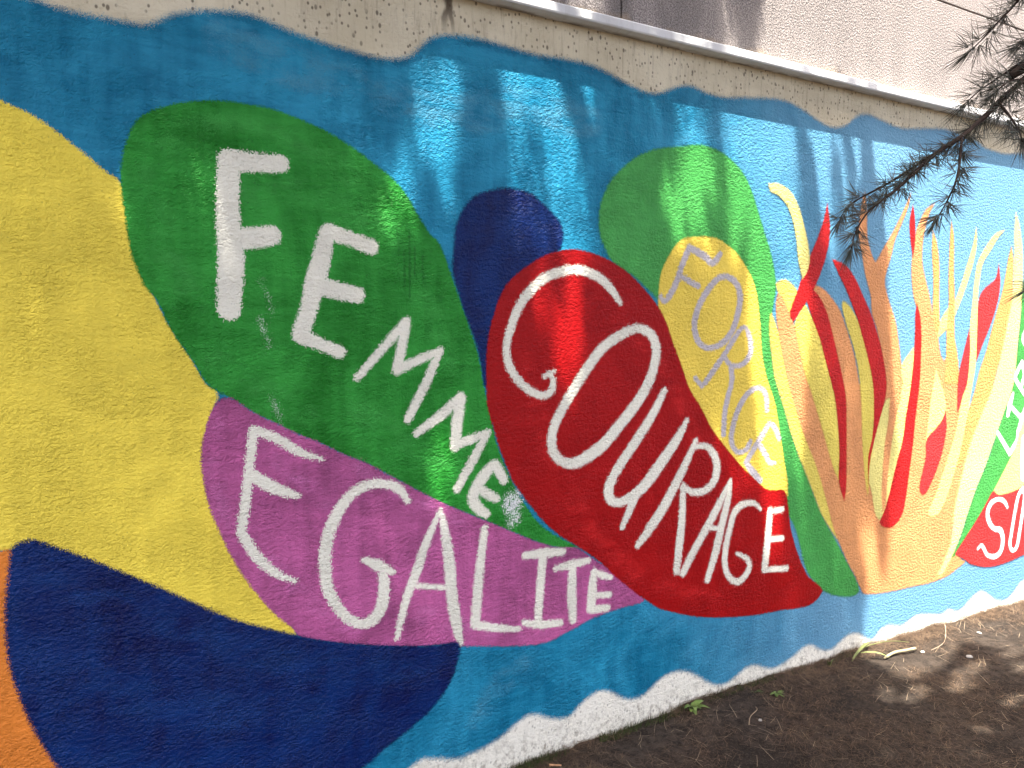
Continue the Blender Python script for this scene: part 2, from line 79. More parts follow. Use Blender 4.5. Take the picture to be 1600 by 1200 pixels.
# brush strokes of the letters: (x, z, half width) in metres
LETTER = [
 ('green_big', 'F', 'white', [[(0.4257,2.1281,0.033),(0.4183,1.9764,0.0349),(0.4243,1.8435,0.0397),(0.4182,1.7475,0.0377),(0.4148,1.6839,0.035)], [(0.4293,2.1266,0.0343),(0.5035,2.1289,0.03),(0.5763,2.1327,0.0274)], [(0.4421,1.8942,0.0342),(0.5176,1.9064,0.0318),(0.5446,1.9119,0.031)]]),
 ('green_big', 'E', 'white', [[(0.719,1.9305,0.0266),(0.7012,1.8567,0.0305),(0.6791,1.7748,0.0345),(0.6572,1.6933,0.0283),(0.6293,1.608,0.0292)], [(0.7253,1.935,0.0271),(0.8009,1.915,0.0244),(0.8658,1.8937,0.0259)], [(0.6995,1.7592,0.0309),(0.7663,1.7445,0.0282),(0.8155,1.7353,0.0274)], [(0.6292,1.604,0.0275),(0.69,1.5751,0.0206),(0.7547,1.5495,0.0209)]]),
 ('green_big', 'M', 'white', [[(0.8116,1.4643,0.013),(0.8947,1.5518,0.0154),(0.9848,1.6484,0.0168)], [(0.9872,1.6484,0.0173),(0.9677,1.5574,0.0184),(0.9508,1.4861,0.0184)], [(0.9508,1.4861,0.0176),(1.0328,1.5192,0.0157),(1.1124,1.549,0.0136)], [(1.11,1.5468,0.0145),(1.0559,1.4346,0.0179),(0.9884,1.316,0.0153)]]),
 ('green_big', 'M', 'white', [[(1.021,1.2652,0.0141),(1.1158,1.3245,0.0192),(1.1908,1.3844,0.0183)], [(1.1908,1.3798,0.0203),(1.1752,1.2938,0.0228),(1.1672,1.2097,0.0202)], [(1.1672,1.2143,0.0189),(1.2411,1.232,0.0169),(1.2985,1.249,0.0134)], [(1.2959,1.2469,0.0145),(1.2357,1.1511,0.0183),(1.1739,1.0548,0.0155)]]),
 ('green_big', 'E', 'white', [[(1.3649,1.0685,0.0178),(1.3434,1.1063,0.0201),(1.3247,1.1293,0.0185),(1.2849,1.0952,0.0225),(1.2508,1.0515,0.0226),(1.2377,1.0107,0.0231),(1.261,0.9728,0.0213),(1.2925,0.9502,0.0163)], [(1.2664,1.0452,0.0174),(1.3032,1.0201,0.0186),(1.3325,1.0027,0.0164)]]),
 ('green_big', 'S', 'scratch', [[(1.4306,1.0137,0.0158),(1.3921,0.9985,0.0218),(1.3757,0.9715,0.0188),(1.403,0.9441,0.02),(1.4168,0.9182,0.0198),(1.3921,0.9043,0.0163)], [(1.4168,0.9789,0.0304),(1.3921,0.9575,0.0275)]]),
 ('purple', 'E', 'white', [[(0.4775,1.3116,0.0154),(0.4636,1.2066,0.0154),(0.4496,1.0977,0.0165),(0.434,0.9989,0.0156)], [(0.4775,1.3116,0.0147),(0.5429,1.283,0.0158),(0.618,1.2324,0.0141),(0.6898,1.2037,0.0072)], [(0.4629,1.1746,0.0211),(0.5298,1.1276,0.0196),(0.589,1.0988,0.0141),(0.6153,1.0898,0.0061)], [(0.4339,0.9949,0.0157),(0.4762,0.9159,0.0168),(0.5338,0.8515,0.0134),(0.5977,0.814,0.007)]]),
 ('purple', 'G', 'white', [[(0.9856,1.0318,0.0111),(0.9509,1.0801,0.0162),(0.8823,1.1047,0.0164),(0.815,1.0941,0.018),(0.7663,1.0584,0.0192),(0.7266,0.9989,0.0212),(0.6997,0.9256,0.0218),(0.6941,0.8431,0.0214),(0.7014,0.7711,0.0197),(0.7283,0.7123,0.0181),(0.7646,0.662,0.0181),(0.8084,0.6337,0.0172),(0.849,0.6348,0.0207),(0.8837,0.673,0.022),(0.896,0.7379,0.0212),(0.892,0.7877,0.0183)], [(0.8249,0.8512,0.0104),(0.8742,0.8239,0.0211),(0.929,0.7907,0.0106)]]),
 ('purple', 'A', 'white', [[(1.1084,0.986,0.0089),(1.0512,0.8721,0.0164),(1.014,0.7749,0.0189),(0.9773,0.69,0.0162),(0.9405,0.5582,0.0112)], [(1.1084,0.986,0.0085),(1.1253,0.908,0.0172),(1.1421,0.7895,0.0225),(1.1514,0.671,0.0227),(1.1686,0.5617,0.0214),(1.1836,0.4873,0.0126)], [(1.0112,0.7298,0.0102),(1.1289,0.703,0.0104)]]),
 ('purple', 'L', 'white', [[(1.2844,0.8965,0.0148),(1.2682,0.7822,0.0189),(1.2547,0.6649,0.0203),(1.2437,0.5495,0.0203)], [(1.2437,0.5447,0.0175),(1.3317,0.5154,0.0155),(1.431,0.4909,0.0098)]]),
 ('purple', 'I', 'white', [[(1.456,0.7711,0.0151),(1.5416,0.7684,0.0204),(1.6268,0.761,0.0154)], [(1.5358,0.7593,0.0192),(1.5247,0.6435,0.0192),(1.5135,0.5073,0.0178)], [(1.4507,0.5119,0.0134),(1.528,0.4894,0.0177),(1.6164,0.4799,0.0145)]]),
 ('purple', 'T', 'white', [[(1.5945,0.7001,0.012),(1.6692,0.7038,0.0189),(1.7488,0.7071,0.0123)], [(1.6723,0.6931,0.0185),(1.67,0.5805,0.0231),(1.6767,0.4812,0.0185)]]),
 ('purple', 'E', 'white', [[(1.7773,0.6585,0.0161),(1.7685,0.5894,0.0225),(1.763,0.5119,0.0225)], [(1.7773,0.6585,0.0101),(1.8218,0.6357,0.0165),(1.8604,0.6215,0.0115)], [(1.7719,0.5627,0.0132),(1.8547,0.5509,0.0134)], [(1.7661,0.5061,0.0174),(1.8456,0.4968,0.0149)]]),
 ('red_big', 'C', 'white', [[(1.8955,1.7268,0.0106),(1.857,1.7739,0.0176),(1.8035,1.8173,0.0192),(1.7332,1.8445,0.0191),(1.6676,1.8517,0.0182),(1.5949,1.8369,0.0182),(1.5296,1.8084,0.0187),(1.4739,1.7619,0.0192),(1.4301,1.7094,0.0184),(1.403,1.6506,0.0173),(1.3814,1.5875,0.0161),(1.376,1.5361,0.0161),(1.3922,1.4819,0.017),(1.4331,1.4287,0.0165),(1.4886,1.3884,0.016),(1.5395,1.3742,0.0147),(1.5739,1.3947,0.0157),(1.5766,1.436,0.0128),(1.5592,1.4584,0.0108)], [(1.5851,1.465,0.0077),(1.5393,1.4469,0.0102)]]),
 ('red_big', 'O', 'white', [[(2.004,1.6254,0.0194),(2.0543,1.602,0.0216),(2.0823,1.5441,0.0237),(2.0701,1.4654,0.0236),(2.0277,1.3799,0.0245),(1.9592,1.2992,0.0253),(1.8951,1.2379,0.0247),(1.8257,1.173,0.0255),(1.7483,1.1279,0.0255),(1.6726,1.1039,0.0218),(1.613,1.1215,0.0189),(1.5778,1.164,0.021),(1.5746,1.2159,0.0204),(1.5947,1.2762,0.0204),(1.6442,1.3525,0.0218),(1.6855,1.4078,0.0218),(1.7453,1.4833,0.0219),(1.8124,1.5524,0.0214),(1.9002,1.6024,0.0207),(1.9645,1.6254,0.0185),(2.004,1.6254,0.0181)]]),
 ('red_big', 'U', 'white', [[(2.1298,1.3707,0.0152),(2.0631,1.2674,0.0216),(1.9646,1.1497,0.0226),(1.8844,1.057,0.0225),(1.8467,0.9904,0.0243),(1.8536,0.9454,0.0219),(1.8924,0.9254,0.0186),(1.9576,0.9393,0.0227),(2.0304,0.9822,0.0261),(2.1145,1.0657,0.027),(2.2003,1.1592,0.0225),(2.2559,1.2375,0.0124)], [(1.9742,0.9348,0.0236),(1.9485,0.8794,0.0185),(1.9164,0.8224,0.0134)]]),
 ('red_big', 'R', 'white', [[(2.3087,1.1487,0.0128),(2.2351,1.0249,0.0215),(2.1317,0.8767,0.0245),(2.0504,0.7862,0.0223),(1.9971,0.7342,0.0152)], [(2.302,1.1215,0.0126),(2.3648,1.1196,0.0141),(2.4146,1.0792,0.0191),(2.4351,1.0209,0.0211),(2.4176,0.9601,0.0208),(2.3656,0.9258,0.0178),(2.299,0.9244,0.0151),(2.2365,0.9559,0.0126)], [(2.2402,0.9555,0.0164),(2.2359,0.8119,0.0202),(2.2206,0.6748,0.0221),(2.2114,0.5924,0.0185)]]),
 ('red_big', 'A', 'white', [[(2.5179,0.956,0.0098),(2.4471,0.8488,0.0212),(2.3772,0.7546,0.0209),(2.3011,0.6574,0.0207),(2.2479,0.5782,0.0187)], [(2.5179,0.956,0.0099),(2.5046,0.871,0.0199),(2.4688,0.7542,0.0218),(2.4333,0.6352,0.0218),(2.3902,0.5268,0.0177)], [(2.3732,0.7637,0.0112),(2.4692,0.7398,0.0113)]]),
 ('red_big', 'G', 'white', [[(2.7117,0.8006,0.0083),(2.6654,0.8356,0.0131),(2.5965,0.8375,0.017),(2.5456,0.8055,0.0198),(2.5199,0.739,0.0181),(2.4985,0.6606,0.0181),(2.4926,0.5887,0.0177),(2.5138,0.5271,0.0159),(2.5625,0.4868,0.0157),(2.6065,0.4944,0.0176),(2.6459,0.5357,0.0169),(2.6322,0.5824,0.0136),(2.5668,0.6157,0.0088)]]),
 ('red_big', 'E', 'white', [[(2.7749,0.7872,0.0193),(2.7624,0.6534,0.0216),(2.7458,0.52,0.0216)], [(2.775,0.7842,0.0142),(2.8561,0.7837,0.0143)], [(2.7624,0.6534,0.014),(2.8609,0.646,0.0142)], [(2.7502,0.5133,0.0139),(2.8968,0.4964,0.0142)]]),
 ('yellow_force', 'F', 'lilac', [[(2.2548,1.9649,0.0136),(2.2208,1.9023,0.0136),(2.1873,1.8218,0.0135),(2.1536,1.7682,0.013),(2.1232,1.7386,0.0093),(2.1024,1.7591,0.0094)], [(2.2548,1.9649,0.0132),(2.3383,1.9344,0.0153),(2.3867,1.9068,0.0136),(2.4304,1.9469,0.0116)], [(2.2043,1.8488,0.0104),(2.2686,1.819,0.0118),(2.3085,1.8067,0.0115)]]),
 ('yellow_force', 'O', 'lilac', [[(2.4706,1.8527,0.0124),(2.5249,1.8296,0.0142),(2.5537,1.7718,0.0156),(2.5405,1.6876,0.0154),(2.504,1.6091,0.0147),(2.4479,1.562,0.0128),(2.3733,1.5434,0.011),(2.3175,1.5685,0.0132),(2.2909,1.6229,0.0144),(2.2968,1.6852,0.0143),(2.3316,1.7533,0.0139),(2.3853,1.8144,0.0134),(2.4292,1.8458,0.012),(2.4706,1.8527,0.0111)]]),
 ('yellow_force', 'R', 'lilac', [[(2.3582,1.3977,0.0123),(2.4607,1.5089,0.0126),(2.5202,1.581,0.0126),(2.5812,1.6344,0.0085),(2.6183,1.5861,0.0137),(2.6243,1.5177,0.0139),(2.5781,1.4701,0.0115),(2.5118,1.4659,0.0102),(2.4646,1.5033,0.0116)], [(2.3655,1.403,0.0101),(2.3365,1.3819,0.0097),(2.2991,1.4161,0.0097)], [(2.508,1.4632,0.0135),(2.5138,1.3925,0.0136),(2.4923,1.3284,0.0135),(2.4749,1.2586,0.0135),(2.4697,1.1656,0.0135)]]),
 ('yellow_force', 'C', 'lilac', [[(2.7383,1.2592,0.0124),(2.7277,1.3299,0.0138),(2.6816,1.3608,0.0101),(2.6138,1.3375,0.0127),(2.5563,1.2686,0.0136),(2.5234,1.1848,0.0138),(2.5212,1.1221,0.0134),(2.5577,1.0792,0.0103),(2.6132,1.0864,0.0125),(2.6364,1.1195,0.0119)]]),
 ('yellow_force', 'E', 'lilac', [[(2.8228,1.121,0.012),(2.7914,1.1736,0.0131),(2.7571,1.1935,0.0096),(2.7291,1.1628,0.014),(2.6695,1.0967,0.0139),(2.6149,1.0311,0.0138)], [(2.6855,1.1072,0.0126),(2.7282,1.0627,0.013),(2.7631,1.0154,0.012),(2.7969,1.0095,0.0089)], [(2.6109,1.0285,0.0124),(2.6569,0.9777,0.0176),(2.7033,0.935,0.0157)]]),
 ('green_right', 'L', 'white_thin', [[(4.6483,1.0265,0.0117),(4.7882,0.8953,0.015)], [(4.7882,0.8953,0.0165),(4.8659,0.966,0.0175),(4.8677,1.0273,0.0142)]]),
 ('green_right', 'I', 'white_thin', [[(4.7486,1.1258,0.0138),(4.7643,1.1854,0.0206),(4.7935,1.2483,0.0103)], [(4.7646,1.1816,0.0109),(4.8747,1.1112,0.0139)], [(4.8806,1.0418,0.0177),(4.9037,1.1019,0.0176),(4.9542,1.1762,0.0175)]]),
 ('green_right', 'B', 'white_thin', [[(4.8755,1.4313,0.0134),(4.8247,1.3719,0.0136),(4.8139,1.3345,0.0133),(4.8821,1.2714,0.0123),(4.9508,1.2149,0.0123)], [(4.8755,1.4313,0.0137),(4.91,1.3582,0.0142),(4.8808,1.2867,0.014)]]),
 ('green_right', 'E', 'white_thin', [[(4.9142,1.6355,0.0137),(4.8772,1.575,0.0176),(4.9241,1.5216,0.0153),(4.984,1.4904,0.011)], [(4.8912,1.575,0.0076),(4.9772,1.5669,0.0077)]]),
 ('yellow_right', 'J', 'white_thin', [[(4.9443,0.9604,0.0362),(4.939,0.856,0.029),(4.9492,0.7383,0.0254)], [(4.9443,0.9604,0.0205),(5.0883,0.9737,0.0186)]]),
 ('red_right', 'S', 'white_thin', [[(4.787,0.573,0.0091),(4.7493,0.6119,0.012),(4.6797,0.6311,0.0105),(4.6073,0.6127,0.0158),(4.5785,0.5556,0.0169),(4.6098,0.495,0.015),(4.6596,0.4582,0.0131),(4.7219,0.4424,0.0164),(4.754,0.3842,0.0175),(4.7388,0.3167,0.0174),(4.6795,0.2907,0.0141),(4.5973,0.3105,0.0112),(4.554,0.3586,0.0111),(4.5262,0.3776,0.008),(4.4947,0.3633,0.0088)]]),
 ('red_right', 'O', 'white_thin', [[(4.948,0.6681,0.0139),(4.9017,0.6261,0.0144),(4.8688,0.513,0.0145),(4.8431,0.3993,0.0145),(4.8338,0.3421,0.0141),(4.8655,0.2984,0.0097),(4.9134,0.3191,0.0146),(4.9401,0.4257,0.0147),(4.96,0.5295,0.0147),(4.9739,0.6183,0.0146),(4.948,0.6681,0.0139)]]),
 ('red_right', 'I', 'white_thin', [[(5.0177,0.364,0.0186),(5.0933,0.5058,0.0189),(5.1349,0.6209,0.019)]]),
]
# brush marks, runs and smudges in the coats
MARK = [
 ('green_big', 'smudge', [[(0.5089,1.7754,0.0029),(0.5289,1.7209,0.0049),(0.549,1.6659,0.003)], [(0.5043,1.6517,0.0068),(0.5169,1.6123,0.0107),(0.5314,1.5685,0.0059)]]),
 ('green_big', 'smudge', [[(0.5358,1.4085,0.0078),(0.5487,1.3717,0.0127),(0.5617,1.3284,0.0059)]]),
 ('green_big', 'drip', [[(0.9561,1.9707,0.0023),(0.96,1.9115,0.0034),(0.9619,1.869,0.0023)], [(0.9804,1.8913,0.0023),(0.9818,1.8057,0.0035),(0.9813,1.7584,0.0023)], [(0.9995,1.9565,0.0023),(1.0006,1.8279,0.0035),(0.9996,1.7308,0.0023)], [(1.0199,1.9041,0.0023),(1.019,1.807,0.0023)], [(1.0478,1.8731,0.0024),(1.0494,1.7863,0.0024)]]),
 ('green_big', 'green_wash', [[(0.1919,2.0133,0.0243),(0.2198,2.1149,0.024),(0.2983,2.1965,0.0221),(0.4139,2.239,0.0243),(0.5629,2.2298,0.0282),(0.721,2.17,0.0321),(0.8463,2.0708,0.0358),(0.9444,1.9318,0.0344)]]),
 ('green_big', 'green_wash', [[(0.2321,1.9623,0.0294),(0.2487,1.8352,0.0318),(0.311,1.707,0.0329)], [(0.4827,2.0388,0.0384),(0.6377,2.0525,0.0406),(0.8235,1.9865,0.0387)], [(0.8144,1.358,0.0422),(0.9947,1.2382,0.0395),(1.1391,1.1135,0.0296)]]),
 ('green_big', 'green_wash', [[(0.36,1.5358,0.0321),(0.4879,1.4345,0.0352),(0.6447,1.3461,0.0345)], [(1.0004,1.8064,0.0349),(1.0938,1.6556,0.036),(1.1416,1.4992,0.0318)]]),
 ('purple', 'purple_wash', [[(0.3769,1.3415,0.0185),(0.3557,1.2258,0.0219),(0.376,1.086,0.0218),(0.4235,0.96,0.0202)], [(0.8116,1.1656,0.0188),(0.9928,1.0489,0.0195),(1.1885,0.9347,0.0203)]]),
 ('purple', 'purple_wash', [[(0.5147,0.8855,0.0245),(0.6334,0.7401,0.0253),(0.8036,0.6103,0.0204)], [(0.5414,1.21,0.0175),(0.7231,1.0462,0.0243)], [(1.0368,0.6219,0.0329),(1.2913,0.5015,0.0189),(1.5426,0.4638,0.018)]]),
 ('navy_big', 'navy_wash', [[(-0.1038,0.9442,0.0221),(0.0491,0.854,0.0351),(0.2485,0.7205,0.0405),(0.508,0.5749,0.0439),(0.8015,0.4664,0.0439),(1.0351,0.4251,0.0306)]]),
 ('navy_big', 'navy_wash', [[(-0.1111,0.7463,0.0357),(0.0727,0.5742,0.0529),(0.3321,0.4509,0.0595),(0.6266,0.3764,0.054)], [(0.0017,0.4015,0.0368),(0.2725,0.2839,0.0489)]]),
 ('red_big', 'red_wash', [[(1.455,1.516,0.0273),(1.54,1.2232,0.036),(1.6888,0.9356,0.0412),(2.0125,0.6022,0.035),(2.45,0.4298,0.0281)], [(1.8677,1.6607,0.0253),(2.1,1.5043,0.0283),(2.3199,1.1424,0.0344)]]),
 ('blue', 'blue_wash', [[(0.4127,2.4792,0.049),(0.511,2.4597,0.0704),(0.6449,2.4251,0.0612),(0.8298,2.4251,0.0416)], [(0.9162,2.3875,0.0542),(1.1471,2.3571,0.0656),(1.4538,2.4214,0.0686),(1.7374,2.4133,0.062)]]),
 ('blue', 'blue_wash', [[(1.237,0.1731,0.0292),(1.3313,0.2846,0.0442),(1.4424,0.3462,0.0385)]]),
 ('blue', 'blue_deep', [[(-0.0477,2.4743,0.0069),(0.0558,2.4648,0.0088),(0.2138,2.4675,0.0088),(0.3157,2.5153,0.007),(0.476,2.5502,0.0097),(0.6466,2.5182,0.0124),(0.8308,2.4956,0.0126),(0.996,2.5073,0.0121),(1.0773,2.5798,0.012),(1.2466,2.6187,0.0134),(1.5353,2.6048,0.0145),(1.7656,2.6033,0.0155),(1.9837,2.5499,0.0169)]]),
]
# gaps in the crown, given where their light falls on the wall: (x, z, half width, half height)
GAP = [(1.0569,2.3766,0.0567,0.1391),(1.1122,2.5226,0.0772,0.0424),(1.2038,2.4775,0.0422,0.0906),(1.1466,2.2816,0.0391,0.0906),(0.9625,2.1399,0.0366,0.0797),(1.4056,2.5157,0.0427,0.0849),(1.348,2.5355,0.0682,0.0266),(1.555,2.5278,0.0252,0.0551),(1.7428,2.4737,0.0541,0.147),(1.8272,2.4977,0.0277,0.0674),(1.9305,2.4683,0.0254,0.0736),(2.0003,2.5226,0.0358,0.0693),(2.066,2.5119,0.0232,0.075),(1.6071,2.2602,0.0316,0.0657),(1.7839,2.2625,0.0335,0.0604),(1.907,2.3249,0.019,0.0492),(1.6487,1.5738,0.0505,0.1512),(1.6969,1.8845,0.0419,0.0534),(2.0116,1.7778,0.0232,0.077),(1.5158,1.706,0.0169,0.0665),(1.1143,1.1204,0.0549,0.0955),(0.1333,1.9637,0.0227,0.0819),(2.0883,2.1798,0.0473,0.1527),(2.2774,2.2359,0.0429,0.1308),(2.5201,2.1357,0.0579,0.1906),(2.1921,2.1108,0.0314,0.1039),(2.3961,2.2738,0.0296,0.0932),(2.3823,1.9364,0.0259,0.0702),(2.6693,1.7516,0.0406,0.17),(1.414,1.1239,0.0248,0.06),(2.0695,1.2936,0.0239,0.0795),(2.7466,1.2588,0.0588,0.1465),(2.6735,0.9703,0.0914,0.0883),(2.7872,1.0491,0.0597,0.1487),(2.003,1.2444,0.0167,0.0658),(1.6712,1.314,0.015,0.0497)]
# twigs of the low cedar bough, centre lines in metres
TWIG = {
 'main': [(1.3836,-1.7933,2.0831),(1.3618,-1.7727,2.0478),(1.3405,-1.7606,2.0218),(1.3058,-1.7413,1.9855),(1.2843,-1.7339,1.9632),(1.2485,-1.7181,1.93),(1.2115,-1.7068,1.9069),(1.1867,-1.6977,1.8859),(1.1611,-1.6873,1.8612),(1.1364,-1.6805,1.84),(1.1101,-1.6728,1.821),(1.0937,-1.6627,1.8032),(1.08,-1.6554,1.7772),(1.0704,-1.6542,1.7488)],
 'a': [(1.2115,-1.7068,1.9069),(1.1838,-1.6719,1.8782),(1.18,-1.6435,1.8642),(1.1748,-1.615,1.8525),(1.1707,-1.5892,1.8422),(1.1697,-1.5679,1.8299),(1.1738,-1.5526,1.8124)],
 'b': [(1.2485,-1.7181,1.93),(1.2272,-1.7296,1.8982),(1.2131,-1.7359,1.8718),(1.1972,-1.7402,1.8459),(1.1873,-1.7369,1.8241),(1.1767,-1.7339,1.806),(1.1663,-1.7326,1.7917)],
 'c': [(1.4631,-1.736,2.1096),(1.4356,-1.7103,2.0828),(1.4098,-1.6933,2.062),(1.3953,-1.6805,2.0482),(1.3805,-1.6676,2.0343),(1.3659,-1.6526,2.0142)],
 'd': [(1.3437,-1.7892,2.1838),(1.3208,-1.7577,2.1421),(1.3104,-1.7485,2.1256),(1.2992,-1.7394,2.1107),(1.2876,-1.7268,2.0908),(1.2742,-1.711,2.0693)],
 'e': [(1.4785,-1.7467,2.147),(1.45,-1.7215,2.1267),(1.4248,-1.7045,2.1062)],
 'f': [(1.3698,-1.8505,1.7397),(1.3372,-1.8223,1.7108),(1.307,-1.803,1.6891)],
 'g': [(1.3058,-1.7413,1.9855),(1.2905,-1.7649,1.9596),(1.2839,-1.7836,1.9329),(1.2739,-1.7971,1.9075)],
 'h': [(1.3405,-1.7606,2.0218),(1.3135,-1.7505,2.0163),(1.3001,-1.7387,2.0004)],
}
FOOT = [(1.4715,-0.0546),(1.8874,-0.041),(2.384,-0.0155),(2.7885,-0.0058),(3.1019,-0.0228),(3.5453,-0.0119),(4.2257,-0.0314),(5.0313,-0.0464)]

rng = np.random.default_rng(11); random.seed(11)
COL = scn.collection

# ------------------------------------------------------------------ node helpers
class NT:
    def __init__(s, tree): s.t = tree; s.t.nodes.clear(); s.flat = False
    def n(s, typ, **kw):
        nd = s.t.nodes.new(typ)
        for k, v in kw.items():
            if k.startswith('i_'):
                key = k[2:]; key = int(key) if key.isdigit() else key.replace('_', ' ')
                s.put(nd.inputs[key], v)
            else: setattr(nd, k, v)
        return nd
    def put(s, sock, v):
        if isinstance(v, bpy.types.NodeSocket): s.t.links.new(v, sock)
        elif v is not None:
            if sock.type == 'RGBA' and len(v) == 3: v = (*v, 1)
            sock.default_value = v
    def m(s, op, a, b=0.5, c=None, clamp=False):
        nd = s.t.nodes.new('ShaderNodeMath'); nd.operation = op; nd.use_clamp = clamp
        s.put(nd.inputs[0], a); s.put(nd.inputs[1], b)
        if c is not None: s.put(nd.inputs[2], c)
        return nd.outputs[0]
    def mr(s, v, a, b, c=0.0, d=1.0, typ='SMOOTHSTEP'):
        nd = s.t.nodes.new('ShaderNodeMapRange'); nd.interpolation_type = typ; nd.clamp = True
        for i, q in enumerate((v, a, b, c, d)): s.put(nd.inputs[i], q)
        return nd.outputs[0]
    def mix(s, f, a, b, typ='MIX'):
        nd = s.t.nodes.new('ShaderNodeMix'); nd.data_type = 'RGBA'; nd.blend_type = typ
        s.put(nd.inputs[0], f); s.put(nd.inputs[6], a); s.put(nd.inputs[7], b)
        return nd.outputs[2]
    def noise(s, vec, scale, detail=2.0, rough=0.5, dist=0.0):
        nd = s.n('ShaderNodeTexNoise'); nd.noise_dimensions = '2D' if s.flat else '3D'; s.put(nd.inputs['Vector'], vec)
        nd.inputs['Scale'].default_value = scale; nd.inputs['Detail'].default_value = detail
        nd.inputs['Roughness'].default_value = rough; nd.inputs['Distortion'].default_value = dist
        return nd.outputs[0]
    def voro(s, vec, scale, feat='F1', rnd=1.0, out=0):
        nd = s.n('ShaderNodeTexVoronoi'); nd.feature = feat; nd.voronoi_dimensions = '2D' if s.flat else '3D'; s.put(nd.inputs['Vector'], vec)
        nd.inputs['Scale'].default_value = scale; nd.inputs['Randomness'].default_value = rnd
        return nd.outputs[out]
    def pos(s, sc=(1, 1, 1), off=(0, 0, 0)):
        g = s.n('ShaderNodeNewGeometry')
        if s.flat:                       # a wall plane: x along it, z up it
            a = s.n('ShaderNodeSeparateXYZ'); s.put(a.inputs[0], g.outputs['Position'])
            q = s.n('ShaderNodeCombineXYZ')
            s.put(q.inputs[0], s.m('MULTIPLY_ADD', a.outputs[0], sc[0], off[0])); s.put(q.inputs[1], s.m('MULTIPLY_ADD', a.outputs[2], sc[2], off[2]))
            return q.outputs[0]
        mp = s.n('ShaderNodeMapping'); s.put(mp.inputs[0], g.outputs['Position'])
        mp.inputs['Scale'].default_value = sc; mp.inputs['Location'].default_value = off
        return mp.outputs[0]
    def out(s, sh):
        o = s.n('ShaderNodeOutputMaterial'); s.put(o.inputs[0], sh)

def newmat(name):
    m = bpy.data.materials.new(name); m.use_nodes = True
    return m, NT(m.node_tree)

# one relief for the render coat of the wall, shared by bare wall and every coat of paint on it
stucco = bpy.data.node_groups.new('stucco relief', 'ShaderNodeTree')
stucco.interface.new_socket('Height', in_out='OUTPUT', socket_type='NodeSocketFloat')
stucco.interface.new_socket('Pit', in_out='OUTPUT', socket_type='NodeSocketFloat')
g = NT(stucco); g.flat = True
p = g.pos((1.0, 1.0, 1.25))
h1 = g.noise(p, 60, 2.0, 0.55)
h2 = g.noise(p, 165, 1.0, 0.6)
v1 = g.voro(p, 62)
lump = g.m('SUBTRACT', 0.75, v1, clamp=True)
amp = g.mr(g.noise(p, 6.5, 1), 0.3, 0.7, 0.55, 1.15)
h = g.m('ADD', g.m('MULTIPLY', h1, 0.46), g.m('MULTIPLY', lump, 0.26))
h = g.m('ADD', h, g.m('MULTIPLY', h2, 0.40))
h = g.m('MULTIPLY', g.m('SUBTRACT', h, 0.5), amp)
h = g.m('ADD', h, 0.5)
pv = g.voro(g.pos((1, 1, 1), (3.1, 0, 1.7)), 34, out=0)
pit_shade = g.m('MULTIPLY', g.mr(pv, 0.03, 0.12, 1.0, 0.0), g.mr(g.noise(p, 9.0, 1), 0.52, 0.72))
go = g.n('NodeGroupOutput')
g.put(go.inputs['Height'], h); g.put(go.inputs['Pit'], pit_shade)

def stucco_nodes(t):
    gn = t.n('ShaderNodeGroup'); gn.node_tree = stucco
    return gn.outputs['Height'], gn.outputs['Pit']

def paint(name, col, **kw): return (paint1(name, col, False, **kw), paint1(name+' edge', col, True, **kw))

